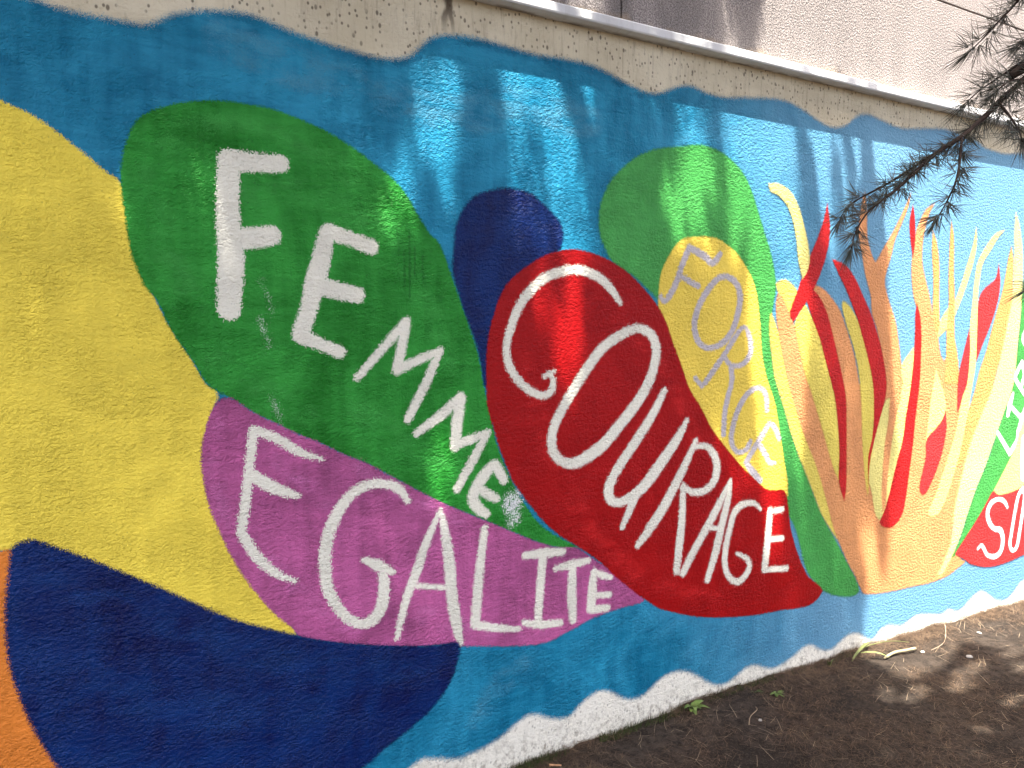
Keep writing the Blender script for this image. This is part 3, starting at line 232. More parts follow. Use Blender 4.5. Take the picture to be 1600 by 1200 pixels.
def paint1(name, col, edge, soft=0.006, rag=0.010, vary=0.22, rough=0.5, tint=None, bias=0.0, relief=0.0095, pale=None, cover=1.0, spec=0.18):
    """a coat of paint: colour with roller marks, a ragged or sprayed edge from the sd attribute, the relief under it"""
    m, t = newmat(name); t.flat = True
    hgt, pit_shade = stucco_nodes(t)
    rs = random.Random(name.replace(' edge', ''))
    if edge:
        a = t.n('ShaderNodeAttribute'); a.attribute_name = 'sd'
        fine = t.noise(t.pos((1, 1, 0.8)), 230, 2, 0.6)
        e = t.m('ADD', a.outputs['Fac'], bias)
        e = t.m('ADD', e, t.m('MULTIPLY', t.m('SUBTRACT', hgt, 0.5), rag*0.8))
        e = t.m('ADD', e, t.m('MULTIPLY', t.m('SUBTRACT', fine, 0.5), rag*1.6))
        alpha = t.mr(e, -soft, soft)
        if cover < 1:                # a thin pass of the brush: patchy and see-through
            br = t.noise(t.pos((1, 1, 2.2), (rs.uniform(0, 9), 0, 0)), 7.0, 2, 0.6)
            alpha = t.m('MULTIPLY', alpha, t.mr(br, 0.30, 0.70, 0.0, cover*1.5))
        wnz = t.n('ShaderNodeTexWhiteNoise'); wnz.noise_dimensions = '2D'      # sprayed and dry-brushed edges break up into specks of full paint
        sn = t.n('ShaderNodeVectorMath'); sn.operation = 'FLOOR'; t.put(sn.inputs[0], t.pos((1100, 1, 1100))); t.put(wnz.inputs['Vector'], sn.outputs[0])
        alpha = t.m('GREATER_THAN', alpha, wnz.outputs[0])
    pp = t.pos((1, 1, 1), (rs.uniform(0, 9), 0, rs.uniform(0, 9)))
    n1 = t.noise(pp, 3.2, 3, 0.65, 0.8)
    n2 = t.noise(t.pos((1.0, 1, 5.0)), 5.0, 2, 0.6, 1.2)
    n3 = t.noise(t.pos((7.0, 1, 0.8), (rs.uniform(0, 9), 0, 0)), 4.0, 2, 0.5)
    v = t.m('ADD', t.m('MULTIPLY', n1, 0.56), t.m('ADD', t.m('MULTIPLY', n2, 0.22), t.m('MULTIPLY', n3, 0.22)))
    v = t.mr(v, 0.36, 0.64, typ='LINEAR')
    lo = tuple(max(c*(1-vary), 0) for c in col)
    hi = tint if tint else tuple(min(c*(1+vary)+0.003, 0.9) for c in col)
    c = t.mix(v, lo, hi)
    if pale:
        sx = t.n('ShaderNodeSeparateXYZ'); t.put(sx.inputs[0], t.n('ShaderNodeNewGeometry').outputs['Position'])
        c = t.mix(t.mr(t.m('ADD', sx.outputs[0], n1), 2.4, 4.2), c, pale)  # blue turns paler to the right: sunlight put into the colour
    # thin coat on the tips of the grain lets a little of the pale ground through
    thin = t.m('MULTIPLY', t.mr(t.m('ADD', t.m('MULTIPLY', t.noise(t.pos((1, 1, 1)), 260, 1), 0.5), t.m('MULTIPLY', n1, 0.5)), 0.60, 0.72), 0.35)
    c = t.mix(thin, c, tuple(min(q*1.30+0.012, 0.9) for q in col))
    c = t.mix(t.m('MULTIPLY', pit_shade, 0.40), c, tuple(q*0.25+0.01 for q in col))  # dark pinholes, with the shadow in them put into the colour
    bp = t.n('ShaderNodeBump'); bp.inputs['Strength'].default_value = 1.0; bp.inputs['Distance'].default_value = relief
    t.put(bp.inputs['Height'], hgt)
    b = t.n('ShaderNodeBsdfPrincipled'); t.put(b.inputs['Base Color'], c)
    t.put(b.inputs['Roughness'], rough); t.put(b.inputs['Normal'], bp.outputs[0])
    if edge: t.put(b.inputs['Alpha'], alpha)
    b.inputs['Specular IOR Level'].default_value = spec
    t.out(b.outputs[0]); return m

def wall_mat():
    m, t = newmat('bare render'); t.flat = True
    hgt, pit_shade = stucco_nodes(t)
    p = t.pos()
    n1 = t.noise(p, 2.2, 5, 0.6); n2 = t.noise(t.pos((17, 1, 1.6)), 3.0, 4, 0.7)
    c = t.mix(t.mr(n1, 0.3, 0.7), (0.56, 0.49, 0.34), (0.69, 0.62, 0.455))
    sep = t.n('ShaderNodeSeparateXYZ'); t.put(sep.inputs[0], t.n('ShaderNodeNewGeometry').outputs['Position'])
    # whiter foot of the wall, rain streaks and soot under the coping, splashed soil at the ground
    c = t.mix(t.mr(sep.outputs[2], 0.5, 0.9, 0.8, 0.0), c, (0.80, 0.78, 0.68))
    top = t.mr(sep.outputs[2], 2.42, 2.76)
    c = t.mix(t.m('MULTIPLY', t.m('MULTIPLY', top, t.mr(n2, 0.50, 0.75)), 0.45), c, (0.20, 0.15, 0.10))
    sp = t.voro(t.pos((1, 1, 0.75)), 38); sp2 = t.voro(t.pos((1, 1, 0.6), (5, 0, 2)), 17)
    dots = t.m('MAXIMUM', t.m('MULTIPLY', t.mr(sp, 0.08, 0.20, 1, 0), t.mr(t.noise(p, 14, 2), 0.40, 0.6)),
               t.m('MULTIPLY', t.mr(sp2, 0.05, 0.11, 1, 0), t.mr(t.noise(p, 6, 2), 0.45, 0.6)))
    c = t.mix(t.m('MULTIPLY', dots, t.mr(sep.outputs[2], 0.2, 1.5, 0.45, 0.8)), c, (0.10, 0.08, 0.055))
    low = t.m('MULTIPLY', t.mr(t.m('ADD', sep.outputs[2], t.m('MULTIPLY', t.noise(p, 22, 4, 0.7), 0.20)), 0.03, 0.24, 1, 0), t.mr(t.noise(t.pos((1, 1, 0.8)), 34, 4, 0.75), 0.42, 0.70))
    c = t.mix(t.m('MULTIPLY', low, 0.8), c, (0.20, 0.165, 0.115))
    # one dark run of dirty water
    dx = t.m('ADD', t.m('SUBTRACT', sep.outputs[0], 1.150), t.m('MULTIPLY', t.m('SUBTRACT', t.noise(t.pos((1, 1, 0.6)), 22, 2), 0.5), 0.03))
    fork = t.m('ABSOLUTE', t.m('SUBTRACT', t.m('ABSOLUTE', dx), t.mr(sep.outputs[2], 2.64, 2.72, 0.016, 0.004)))
    run = t.m('MULTIPLY', t.mr(fork, 0.004, 0.014, 1, 0), t.mr(sep.outputs[2], 2.60, 2.72))
    c = t.mix(t.m('MULTIPLY', run, 0.85), c, (0.055, 0.035, 0.02))
    bp = t.n('ShaderNodeBump'); bp.inputs['Strength'].default_value = 1.0; bp.inputs['Distance'].default_value = 0.0075
    t.put(bp.inputs['Height'], hgt)
    b = t.n('ShaderNodeBsdfPrincipled'); t.put(b.inputs['Base Color'], c); b.inputs['Roughness'].default_value = 0.85
    b.inputs['Specular IOR Level'].default_value = 0.25
    t.put(b.inputs['Normal'], bp.outputs[0]); t.out(b.outputs[0]); return m

def facade_mat():
    m, t = newmat('pinkish roughcast'); t.flat = True
    p = t.pos()
    gr = t.noise(p, 120, 3, 0.7); v = t.voro(p, 95)
    c = t.mix(t.mr(t.noise(p, 170, 2, 0.6), 0.35, 0.62), (0.165, 0.145, 0.132), (0.385, 0.342, 0.32))
    c = t.mix(t.m('MULTIPLY', t.mr(v, 0.05, 0.28, 1, 0), 0.35), c, (0.13, 0.11, 0.10))
    sep = t.n('ShaderNodeSeparateXYZ'); t.put(sep.inputs[0], t.n('ShaderNodeNewGeometry').outputs['Position'])
    st = t.noise(t.pos((2.6, 1, 0.5)), 2.0, 4, 0.6)
    gz = t.mr(sep.outputs[2], 2.8, 3.5, 1.0, 0.25)
    gx = t.mr(sep.outputs[0], 1.3, 3.0, 1.0, 0.25)
    grime_shade = t.m('MULTIPLY', t.m('MULTIPLY', t.mr(st, 0.36, 0.62), gz), gx)  # grime together with tree shade put into the colour, darker to the left
    c = t.mix(t.m('MULTIPLY', grime_shade, 0.75), c, (0.085, 0.078, 0.075))
    c = t.mix(t.m('MULTIPLY', t.mr(t.m('ADD', sep.outputs[2], t.m('MULTIPLY', t.noise(p, 9, 3), 0.09)), 2.84, 2.89, 1, 0), 0.55), c, (0.36, 0.27, 0.17))
    bp = t.n('ShaderNodeBump'); bp.inputs['Strength'].default_value = 1.0; bp.inputs['Distance'].default_value = 0.0036
    t.put(bp.inputs['Height'], t.m('ADD', t.m('MULTIPLY', gr, 0.8), t.m('MULTIPLY', v, 0.5)))
    b = t.n('ShaderNodeBsdfPrincipled'); t.put(b.inputs['Base Color'], c); b.inputs['Roughness'].default_value = 0.9
    b.inputs['Specular IOR Level'].default_value = 0.2
    t.put(b.inputs['Normal'], bp.outputs[0]); t.out(b.outputs[0]); return m

def coping_mat():
    m, t = newmat('white coping paint')
    p = t.pos(); n1 = t.noise(t.pos((3, 3, 3)), 2, 5, 0.6); n2 = t.noise(t.pos((14, 3, 1.2)), 3, 4, 0.6)
    sep = t.n('ShaderNodeSeparateXYZ'); t.put(sep.inputs[0], t.n('ShaderNodeNewGeometry').outputs['Position'])
    c = t.mix(t.mr(n1, 0.3, 0.7), (0.58, 0.58, 0.565), (0.70, 0.70, 0.69))
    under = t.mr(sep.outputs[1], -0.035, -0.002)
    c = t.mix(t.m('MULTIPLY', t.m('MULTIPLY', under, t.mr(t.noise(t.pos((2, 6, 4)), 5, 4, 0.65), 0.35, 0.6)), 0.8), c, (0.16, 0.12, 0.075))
    c = t.mix(t.m('MULTIPLY', t.mr(n2, 0.5, 0.72), 0.35), c, (0.42, 0.41, 0.39))
    bp = t.n('ShaderNodeBump'); bp.inputs['Strength'].default_value = 0.5; bp.inputs['Distance'].default_value = 0.002
    t.put(bp.inputs['Height'], t.noise(p, 60, 3, 0.6))
    b = t.n('ShaderNodeBsdfPrincipled'); t.put(b.inputs['Base Color'], c); b.inputs['Roughness'].default_value = 0.6
    t.put(b.inputs['Normal'], bp.outputs[0]); t.out(b.outputs[0]); return m

def soil_mat():
    m, t = newmat('needle strewn soil')
    p = t.pos()
    n1 = t.noise(p, 1.7, 5, 0.65); n2 = t.noise(p, 26, 5, 0.7); n3 = t.noise(p, 150, 3, 0.7)
    c = t.mix(t.mr(n1, 0.35, 0.65), (0.022, 0.0170, 0.0130), (0.058, 0.044, 0.033))
    c = t.mix(t.mr(n2, 0.35, 0.68), c, (0.014, 0.0105, 0.008))
    c = t.mix(t.m('MULTIPLY', t.mr(n3, 0.52, 0.68), 0.6), c, (0.085, 0.066, 0.050))
    grit = t.voro(p, 120)
    c = t.mix(t.m('MULTIPLY', t.mr(grit, 0.05, 0.16, 1, 0), t.mr(t.noise(p, 11, 2), 0.4, 0.62)), c, (0.16, 0.135, 0.11))
    bp = t.n('ShaderNodeBump'); bp.inputs['Strength'].default_value = 1; bp.inputs['Distance'].default_value = 0.012
    t.put(bp.inputs['Height'], t.m('ADD', n2, t.m('MULTIPLY', n3, 0.4)))
    b = t.n('ShaderNodeBsdfPrincipled'); t.put(b.inputs['Base Color'], c); b.inputs['Roughness'].default_value = 0.95
    b.inputs['Specular IOR Level'].default_value = 0.15
    t.put(b.inputs['Normal'], bp.outputs[0]); t.out(b.outputs[0]); return m

def plain(name, c1, c2, scale=8, rough=0.8, spec=0.25, bump=0.0, rnd=False, trans=0.0):
    m, t = newmat(name)
    f = t.mr(t.noise(t.pos(), scale, 4, 0.6), 0.3, 0.7)
    if rnd:
        gi = t.n('ShaderNodeNewGeometry'); f = t.m('ADD', t.m('MULTIPLY', gi.outputs['Random Per Island'], 0.75), t.m('MULTIPLY', f, 0.25))
    c = t.mix(f, c1, c2)
    b = t.n('ShaderNodeBsdfPrincipled'); t.put(b.inputs['Base Color'], c); b.inputs['Roughness'].default_value = rough
    b.inputs['Specular IOR Level'].default_value = spec
    if bump:
        bp = t.n('ShaderNodeBump'); bp.inputs['Distance'].default_value = bump
        t.put(bp.inputs['Height'], t.noise(t.pos(), scale*5, 4, 0.6)); t.put(b.inputs['Normal'], bp.outputs[0])
    t.out(b.outputs[0]); return m

# ------------------------------------------------------------------ mesh helpers
def link(name, me, mat=None, parent=None, **props):
    o = bpy.data.objects.new(name, me); COL.objects.link(o)
    if mat and me:
        for q in (mat if isinstance(mat, tuple) else (mat,)): me.materials.append(q)
    if parent: o.parent = parent
    for k, v in props.items(): o[k] = v
    return o

def mesh_np(name, co, faces_flat, nper, smooth=False, attr=None):
    """mesh from numpy arrays; faces all with nper corners"""
    me = bpy.data.meshes.new(name)
    co = np.asarray(co, np.float32); f = np.asarray(faces_flat, np.int32).ravel(); nf = len(f)//nper
    me.vertices.add(len(co)); me.vertices.foreach_set('co', co.ravel())
    me.loops.add(len(f)); me.loops.foreach_set('vertex_index', f)
    me.polygons.add(nf); me.polygons.foreach_set('loop_start', np.arange(0, nf*nper, nper, dtype=np.int32))
    if smooth: me.polygons.foreach_set('use_smooth', np.ones(nf, bool))
    me.update(calc_edges=True)
    if attr is not None:
        a = me.attributes.new('sd', 'FLOAT', 'POINT'); a.data.foreach_set('value', np.asarray(attr, np.float32))
    return me

def mesh_py(name, V, Fc, smooth=False):
    me = bpy.data.meshes.new(name); me.from_pydata([tuple(v) for v in V], [], Fc); me.update()
    if smooth: me.polygons.foreach_set('use_smooth', np.ones(len(me.polygons), bool))
    return me

def boxmesh(name, x0, x1, y0, y1, z0, z1, bevel=0.0):
    import bmesh
    bm = bmesh.new(); bmesh.ops.create_cube(bm, size=1)
    for v in bm.verts: v.co = ((x0+x1)/2+v.co.x*(x1-x0), (y0+y1)/2+v.co.y*(y1-y0), (z0+z1)/2+v.co.z*(z1-z0))
    if bevel: bmesh.ops.bevel(bm, geom=bm.edges[:], offset=bevel, segments=2, affect='EDGES', profile=0.6)
    me = bpy.data.meshes.new(name); bm.to_mesh(me); bm.free(); return me

def smooth_outline(P, closed=True, step=0.012):
    """Catmull-Rom through the points; sharp tips stay sharp"""
    P = np.asarray(P, float); n = len(P); out = []
    def corner(i):
        a = P[i]-P[i-1]; b = P[(i+1) % n]-P[i]
        d = (a@b)/(np.linalg.norm(a)*np.linalg.norm(b)+1e-12)
        return d < 0.35
    cr = [corner(i) for i in range(n)]
    for i in range(n):
        p1, p2 = P[i], P[(i+1) % n]
        p0 = p1-(p2-p1) if cr[i] else P[i-1]
        p3 = p2+(p2-p1) if cr[(i+1) % n] else P[(i+2) % n]
        m1, m2 = (p2-p0)*0.5, (p3-p1)*0.5
        L = np.linalg.norm(p2-p1)
        m1 *= min(1, 1.5*L/(np.linalg.norm(m1)+1e-9)); m2 *= min(1, 1.5*L/(np.linalg.norm(m2)+1e-9))
        k = max(2, min(14, int(L/step)))
        for s in np.arange(k)/k:
            s2, s3 = s*s, s*s*s
            out.append((2*s3-3*s2+1)*p1+(s3-2*s2+s)*m1+(-2*s3+3*s2)*p2+(s3-s2)*m2)
    return np.array(out)

def sdf_poly(P):
    A = P; B = np.roll(P, -1, 0); D = B-A; L2 = (D**2).sum(1)+1e-12
    def f(Q):
        res = np.empty(len(Q))
        for s in range(0, len(Q), 6000):
            q = Q[s:s+6000]
            w = q[:, None, :]-A[None]
            t = np.clip((w*D[None]).sum(2)/L2, 0, 1)
            d = np.sqrt((((w-t[..., None]*D[None]))**2).sum(2).min(1))
            cond = (A[None, :, 1] > q[:, None, 1]) != (B[None, :, 1] > q[:, None, 1])
            xi = A[None, :, 0]+(q[:, None, 1]-A[None, :, 1])/np.where(D[None, :, 1] == 0, 1e-12, D[None, :, 1])*D[None, :, 0]
            ins = (np.count_nonzero(cond & (q[:, None, 0] < xi), axis=1) % 2) == 1
            res[s:s+6000] = np.where(ins, d, -d)
        return res
    return f

def sdf_strokes(strokes):
    segs = []
    for st in strokes:
        st = np.asarray(st, float)
        if len(st) > 3:          # round the path of the brush
            out = []
            n = len(st)
            for i in range(n-1):
                p0 = st[max(i-1, 0)]; p1 = st[i]; p2 = st[i+1]; p3 = st[min(i+2, n-1)]
                for s in (0, .25, .5, .75):
                    out.append(0.5*(2*p1+(p2-p0)*s+(2*p0-5*p1+4*p2-p3)*s*s+(3*p1-p0-3*p2+p3)*s**3))
            out.append(st[-1]); st = np.array(out)
        segs += [(a, b) for a, b in zip(st[:-1], st[1:])]
    A = np.array([s[0] for s in segs]); B = np.array([s[1] for s in segs])
    D = (B-A)[:, :2]; L2 = (D**2).sum(1)+1e-12
    def f(Q):
        w = Q[:, None, :]-A[None, :, :2]
        t = np.clip((w*D[None]).sum(2)/L2, 0, 1)
        d = np.sqrt(((w-t[..., None]*D[None])**2).sum(2))
        r = A[None, :, 2]+t*(B-A)[None, :, 2]
        return (r-d).max(1)
    f.box = (min(A[:, 0].min(), B[:, 0].min()), max(A[:, 0].max(), B[:, 0].max()), min(A[:, 1].min(), B[:, 1].min()), max(A[:, 1].max(), B[:, 1].max()), max(A[:, 2].max(), B[:, 2].max()))
    return f

def coat(name, f, box, y, fine, margin=0.03, k=6):
    """a thin coat on the wall plane: coarse cells inside, fine cells along the edge; 'sd' = metres inside the edge"""
    x0, x1, z0, z1 = box; big = fine*k
    nx = int(math.ceil((x1-x0)/big)); nz = int(math.ceil((z1-z0)/big))
    X = x0+np.arange(nx+1)*big; Z = z0+np.arange(nz+1)*big
    gx, gz = np.meshgrid(X, Z)
    S = f(np.stack([gx.ravel(), gz.ravel()], 1)).reshape(nz+1, nx+1)
    c = np.stack([S[:-1, :-1], S[:-1, 1:], S[1:, 1:], S[1:, :-1]])
    mx, mn = c.max(0), c.min(0)
    lim = big*1.42
    cen = f(np.stack([(gx[:-1, :-1]+big/2).ravel(), (gz[:-1, :-1]+big/2).ravel()], 1)).reshape(nz, nx)
    inside = (mn > 0.05+lim*0.2) & (cen > lim)
    edge = ~inside & (cen > -(lim+margin))
    V = []; S_ = []; Fc = []; n = 0
    for j, i in zip(*np.nonzero(inside)):
        V += [(X[i], Z[j]), (X[i+1], Z[j]), (X[i+1], Z[j+1]), (X[i], Z[j+1])]; S_ += list(c[:, j, i]); Fc.append((n, n+1, n+2, n+3)); n += 4
    V = np.array(V).reshape(-1, 2); S_ = np.array(S_); Fc = np.array(Fc, int).reshape(-1, 4)
    ej, ei = np.nonzero(edge)
    if len(ej):
        uu, vv = np.meshgrid(np.arange(k+1)*fine, np.arange(k+1)*fine)
        loc = np.stack([uu.ravel(), vv.ravel()], 1)
        Q = (np.stack([X[ei], Z[ej]], 1)[:, None, :]+loc[None]).reshape(-1, 2)
        sq = f(Q)
        a = np.array([(r*(k+1)+q, r*(k+1)+q+1, (r+1)*(k+1)+q+1, (r+1)*(k+1)+q) for r in range(k) for q in range(k)])
        F2 = (a[None]+(np.arange(len(ej))*(k+1)**2)[:, None, None]).reshape(-1, 4)
        keep = sq[F2].max(1) > -margin
        F2 = F2[keep]+len(V)
        V = np.concatenate([V, Q]); S_ = np.concatenate([S_, sq]); Fc = np.concatenate([Fc, F2])
    used = np.unique(Fc); mp = -np.ones(len(V), int); mp[used] = np.arange(len(used))
    V = V[used]; S_ = S_[used]; Fc = mp[Fc]
    co = np.stack([V[:, 0], np.full(len(V), y), V[:, 1]], 1)
    me = mesh_np(name, co, Fc, 4, attr=S_)
    me.polygons.foreach_set('material_index', ((S_[Fc].min(1) < 0.027) | (name == 'brush_mark')).astype(np.int32))
    return me

def coat_poly(name, P, y, fine, margin=0.03):
    O = smooth_outline(P); b = (O[:, 0].min()-margin, O[:, 0].max()+margin, O[:, 1].min()-margin, O[:, 1].max()+margin)
    return coat(name, sdf_poly(O), b, y, fine, margin)

def coat_strokes(name, strokes, y, fine, margin=0.02):
    f = sdf_strokes(strokes); b = f.box; e = b[4]+margin
    return coat(name, f, (b[0]-e, b[1]+e, b[2]-e, b[3]+e), y, fine, margin)

def tube(V, Fc, path, radii, sides=7):
    path = [Vector(q) for q in path]; n0 = len(V)
    up = Vector((0.13, 0.31, 0.94))
    for i, q in enumerate(path):
        t = (path[min(i+1, len(path)-1)]-path[max(i-1, 0)]).normalized()
        a = t.cross(up); a = a.normalized() if a.length > 1e-4 else Vector((1, 0, 0)); b = t.cross(a)
        for k in range(sides):
            an = 2*math.pi*k/sides
            V.append(q+(a*math.cos(an)+b*math.sin(an))*radii[i])
    for i in range(len(path)-1):
        for k in range(sides):
            k2 = (k+1) % sides
            Fc.append((n0+i*sides+k, n0+i*sides+k2, n0+(i+1)*sides+k2, n0+(i+1)*sides+k))
    Fc.append(tuple(n0+k for k in range(sides-1, -1, -1)))
    Fc.append(tuple(n0+(len(path)-1)*sides+k for k in range(sides)))

def cr_path(P, sub=4):
    P = [Vector(q) for q in P]; out = []
    for i in range(len(P)-1):
        p0 = P[max(i-1, 0)]; p1 = P[i]; p2 = P[i+1]; p3 = P[min(i+2, len(P)-1)]
        for k in range(sub):
            s = k/sub
            out.append(0.5*(2*p1+(p2-p0)*s+(2*p0-5*p1+4*p2-p3)*s*s+(3*p1-p0-3*p2+p3)*s**3))
    out.append(P[-1]); return out

# ------------------------------------------------------------------ ground
fx = np.array([f[0] for f in FOOT]); fz = np.array([f[1] for f in FOOT])
def ground_z(x, y):
    foot = np.interp(x, fx, fz)
    q = 0.014*mnoise.noise(Vector((x*2.1, y*2.1, 0)))+0.009*mnoise.noise(Vector((x*7, y*7, 3)))
    near = math.exp(-abs(y)*9)
    return foot*math.exp(-abs(y)*1.2)+q*(1-0.6*near)+near*(0.018*max(0, mnoise.noise(Vector((x*5, 0, 1)))+0.25)+0.012*mnoise.noise(Vector((x*23, 0, 6))))
xs = np.concatenate([[-60, -30, -15, -8, -5, -3.5], np.arange(-2.5, 0.8, 0.25), np.arange(0.8, 6.0, 0.035), np.arange(6.0, 9, 0.3), [10, 13, 18, 30, 60]])
ys = np.concatenate([[-60, -30, -15, -9, -6, -4.5], np.arange(-3.6, -1.5, 0.2), np.arange(-1.5, 0.06, 0.03), [0.3, 2, 8, 30]])
V = [(x, y, ground_z(x, y) if abs(x) < 12 and y > -12 else 0.0) for y in ys for x in xs]
nx = len(xs)
Fc = [(j*nx+i, j*nx+i+1, (j+1)*nx+i+1, (j+1)*nx+i) for j in range(len(ys)-1) for i in range(nx-1)]
link('ground', mesh_py('ground', V, Fc, True), soil_mat(), kind='structure')

# ------------------------------------------------------------------ the painted wall
M_wall = wall_mat(); M_cop = coping_mat()
wall = link('mural_wall', boxmesh('mural_wall', -4.0, 9.5, 0.0, 0.24, -0.4, 2.757), M_wall,
            label='long rendered wall painted with a blue mural of petals, flames and words', category='wall')
def coping_mesh():
    prof = [(-0.057, 2.7585), (-0.060, 2.764), (-0.060, 2.790), (-0.055, 2.796), (0.02, 2.806), (0.02, 2.7575), (-0.048, 2.7575)]
    X = np.arange(-4.0, 9.51, 0.1); V = []; n = len(prof)
    for x in X:
        dz = 0.0022*mnoise.noise(Vector((x*0.8, 2, 0))); dy = 0.002*mnoise.noise(Vector((x*1.3, 7, 0)))
        V += [(x, y+(dy if y < 0 else 0), z+(dz if z > 2.758 else 0)) for y, z in prof]
    Fc = [(i*n+k, (i+1)*n+k, (i+1)*n+(k+1) % n, i*n+(k+1) % n) for i in range(len(X)-1) for k in range(n)]
    Fc += [tuple(range(n)), tuple((len(X)-1)*n+k for k in range(n-1, -1, -1))]
    return mesh_py('coping', V, Fc)
link('coping', coping_mesh(), M_cop, wall, label='white painted coping running along the top of the wall')

MAT = {
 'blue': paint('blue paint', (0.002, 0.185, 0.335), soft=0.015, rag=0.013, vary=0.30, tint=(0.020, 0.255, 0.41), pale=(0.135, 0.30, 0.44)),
 'big_yellow': paint('yellow paint', (0.78, 0.605, 0.068), soft=0.006, rag=0.012, vary=0.13),
 'orange_left': paint('orange paint', (0.66, 0.20, 0.028), soft=0.007, vary=0.12),
 'navy': paint('navy paint', (0.001, 0.008, 0.095), soft=0.008, rag=0.014, vary=0.35, tint=(0.001, 0.022, 0.125), rough=0.38, spec=0.2, relief=0.011),
 'green': paint('green paint', (0.012, 0.215, 0.015), soft=0.005, rag=0.011, vary=0.30, tint=(0.030, 0.285, 0.036)),
 'green_mid': paint('light green paint', (0.055, 0.30, 0.060), soft=0.008, rag=0.012, vary=0.15),
 'purple': paint('purple paint', (0.385, 0.085, 0.225), soft=0.005, rag=0.012, vary=0.30),
 'yellow_force': paint('warm yellow paint', (0.77, 0.57, 0.08), soft=0.006, rag=0.010, vary=0.08),
 'red': paint('red paint', (0.31, 0.0004, 0.001), soft=0.004, rag=0.010, vary=0.12, relief=0.006),
 'fy': paint('flame yellow', (0.66, 0.54, 0.10), soft=0.008, vary=0.08),
 'fy2': paint('pale flame yellow', (0.70, 0.62, 0.20), soft=0.006, vary=0.06),
 'fy3': paint('pale band yellow', (0.70, 0.64, 0.24), soft=0.016, vary=0.06),
 'fo': paint('flame orange', (0.62, 0.275, 0.105), soft=0.007, vary=0.10),
 'fo2': paint('flame light orange', (0.64, 0.31, 0.095), soft=0.006, vary=0.10),
 'fr': paint('flame red', (0.46, 0.010, 0.010), soft=0.005, vary=0.12),
 'fr2': paint('flame coral red', (0.50, 0.030, 0.030), soft=0.005, vary=0.08),
 'white': paint('white letter paint', (0.76, 0.735, 0.61), soft=0.0010, rag=0.022, vary=0.06, bias=-0.001),
 'white_thin': paint('white thin letter paint', (0.80, 0.80, 0.78), soft=0.002, rag=0.008, vary=0.04, bias=0.002),
 'lilac': paint('lilac letter paint', (0.47, 0.43, 0.45), soft=0.003, rag=0.018, vary=0.08, bias=0.001),
 'smudge': paint('rubbed pale smudge', (0.55, 0.60, 0.52), soft=0.004, rag=0.06, vary=0.05, bias=-0.010, cover=0.6),
 'drip': paint('dark green run', (0.010, 0.13, 0.012), soft=0.003, rag=0.006, vary=0.2, bias=0.0),
 'green_wash': paint('green brushed thin', (0.035, 0.27, 0.040), soft=0.020, rag=0.02, cover=0.5),
 'purple_wash': paint('purple brushed thin', (0.48, 0.13, 0.31), soft=0.018, rag=0.02, cover=0.5),
 'navy_wash': paint('navy brushed thin', (0.003, 0.030, 0.14), soft=0.022, rag=0.02, cover=0.4),
 'red_wash': paint('red brushed thin', (0.50, 0.012, 0.012), soft=0.018, rag=0.02, cover=0.4, relief=0.006),
 'blue_wash': paint('greyish blue brushed thin', (0.06, 0.24, 0.35), soft=0.022, rag=0.02, cover=0.4),
 'blue_deep': paint('deep blue line', (0.001, 0.12, 0.23), soft=0.012, rag=0.012, cover=0.6),
 'scratch': paint('dry white brush', (0.72, 0.72, 0.70), soft=0.002, rag=0.075, vary=0.05, bias=-0.012),
}
Y = {}
def petal(key, mat, y, fine, label, name='painted_petal', margin=0.018):
    o = link(name, coat_poly(name, SHAPE[key], y, fine, margin), MAT[mat], wall, label=label); Y[key] = (o, y)
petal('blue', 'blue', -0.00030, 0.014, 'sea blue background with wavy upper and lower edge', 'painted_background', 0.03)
petal('big_yellow', 'big_yellow', -0.00060, 0.012, 'large plain yellow petal')
petal('orange_left', 'orange_left', -0.00078, 0.012, 'orange petal cut by the left side of the view')
petal('navy_small', 'navy', -0.00078, 0.010, 'small navy petal between green and red')
petal('green_mid', 'green_mid', -0.00090, 0.010, 'light green petal around the small yellow one')
petal('green_big', 'green', -0.00096, 0.010, 'large green petal reading FEMMES')
petal('purple', 'purple', -0.00120, 0.010, 'purple petal reading EGALITE')
petal('navy_big', 'navy', -0.00141, 0.012, 'large plain navy petal')
petal('yellow_force', 'yellow_force', -0.00120, 0.010, 'small yellow petal reading FORCE')
petal('red_big', 'red', -0.00156, 0.010, 'large red petal reading COURAGE')
y = -0.00125
FN = {'fy': 'yellow flame', 'fy2': 'pale yellow flame', 'fy3': 'pale yellow band', 'fo': 'orange flame', 'fo2': 'light orange flame', 'fr': 'red flame', 'fr2': 'coral red flame'}
for c, P in FLAME:
    y -= 0.00006
    link('painted_flame', coat_poly('painted_flame', P, y, 0.007, 0.015), MAT[c], wall, label=FN[c])
petal('green_right', 'green_mid', y-0.00015, 0.010, 'green petal with upright thin white letters at the right edge')
petal('yellow_right', 'fy2', y-0.0003, 0.010, 'pale yellow petal at the right edge')
petal('red_right', 'fr2', y-0.00045, 0.010, 'red petal with SO at the right edge')
for i, (par, col, strokes) in enumerate(MARK):
    po, py = Y[par]
    link('brush_mark', coat_strokes('brush_mark', strokes, py-0.00004-0.000012*(i % 4), 0.004 if col in ('smudge', 'drip') else 0.010, 0.022), MAT[col], po)
for i, (par, ch, col, strokes) in enumerate(LETTER):
    po, py = Y[par]
    fine = 0.004 if col in ('white', 'scratch') else 0.005
    link('painted_letter', coat_strokes('painted_letter', strokes, py-0.00012-0.00002*(i % 8), fine, 0.013), MAT[col], po)

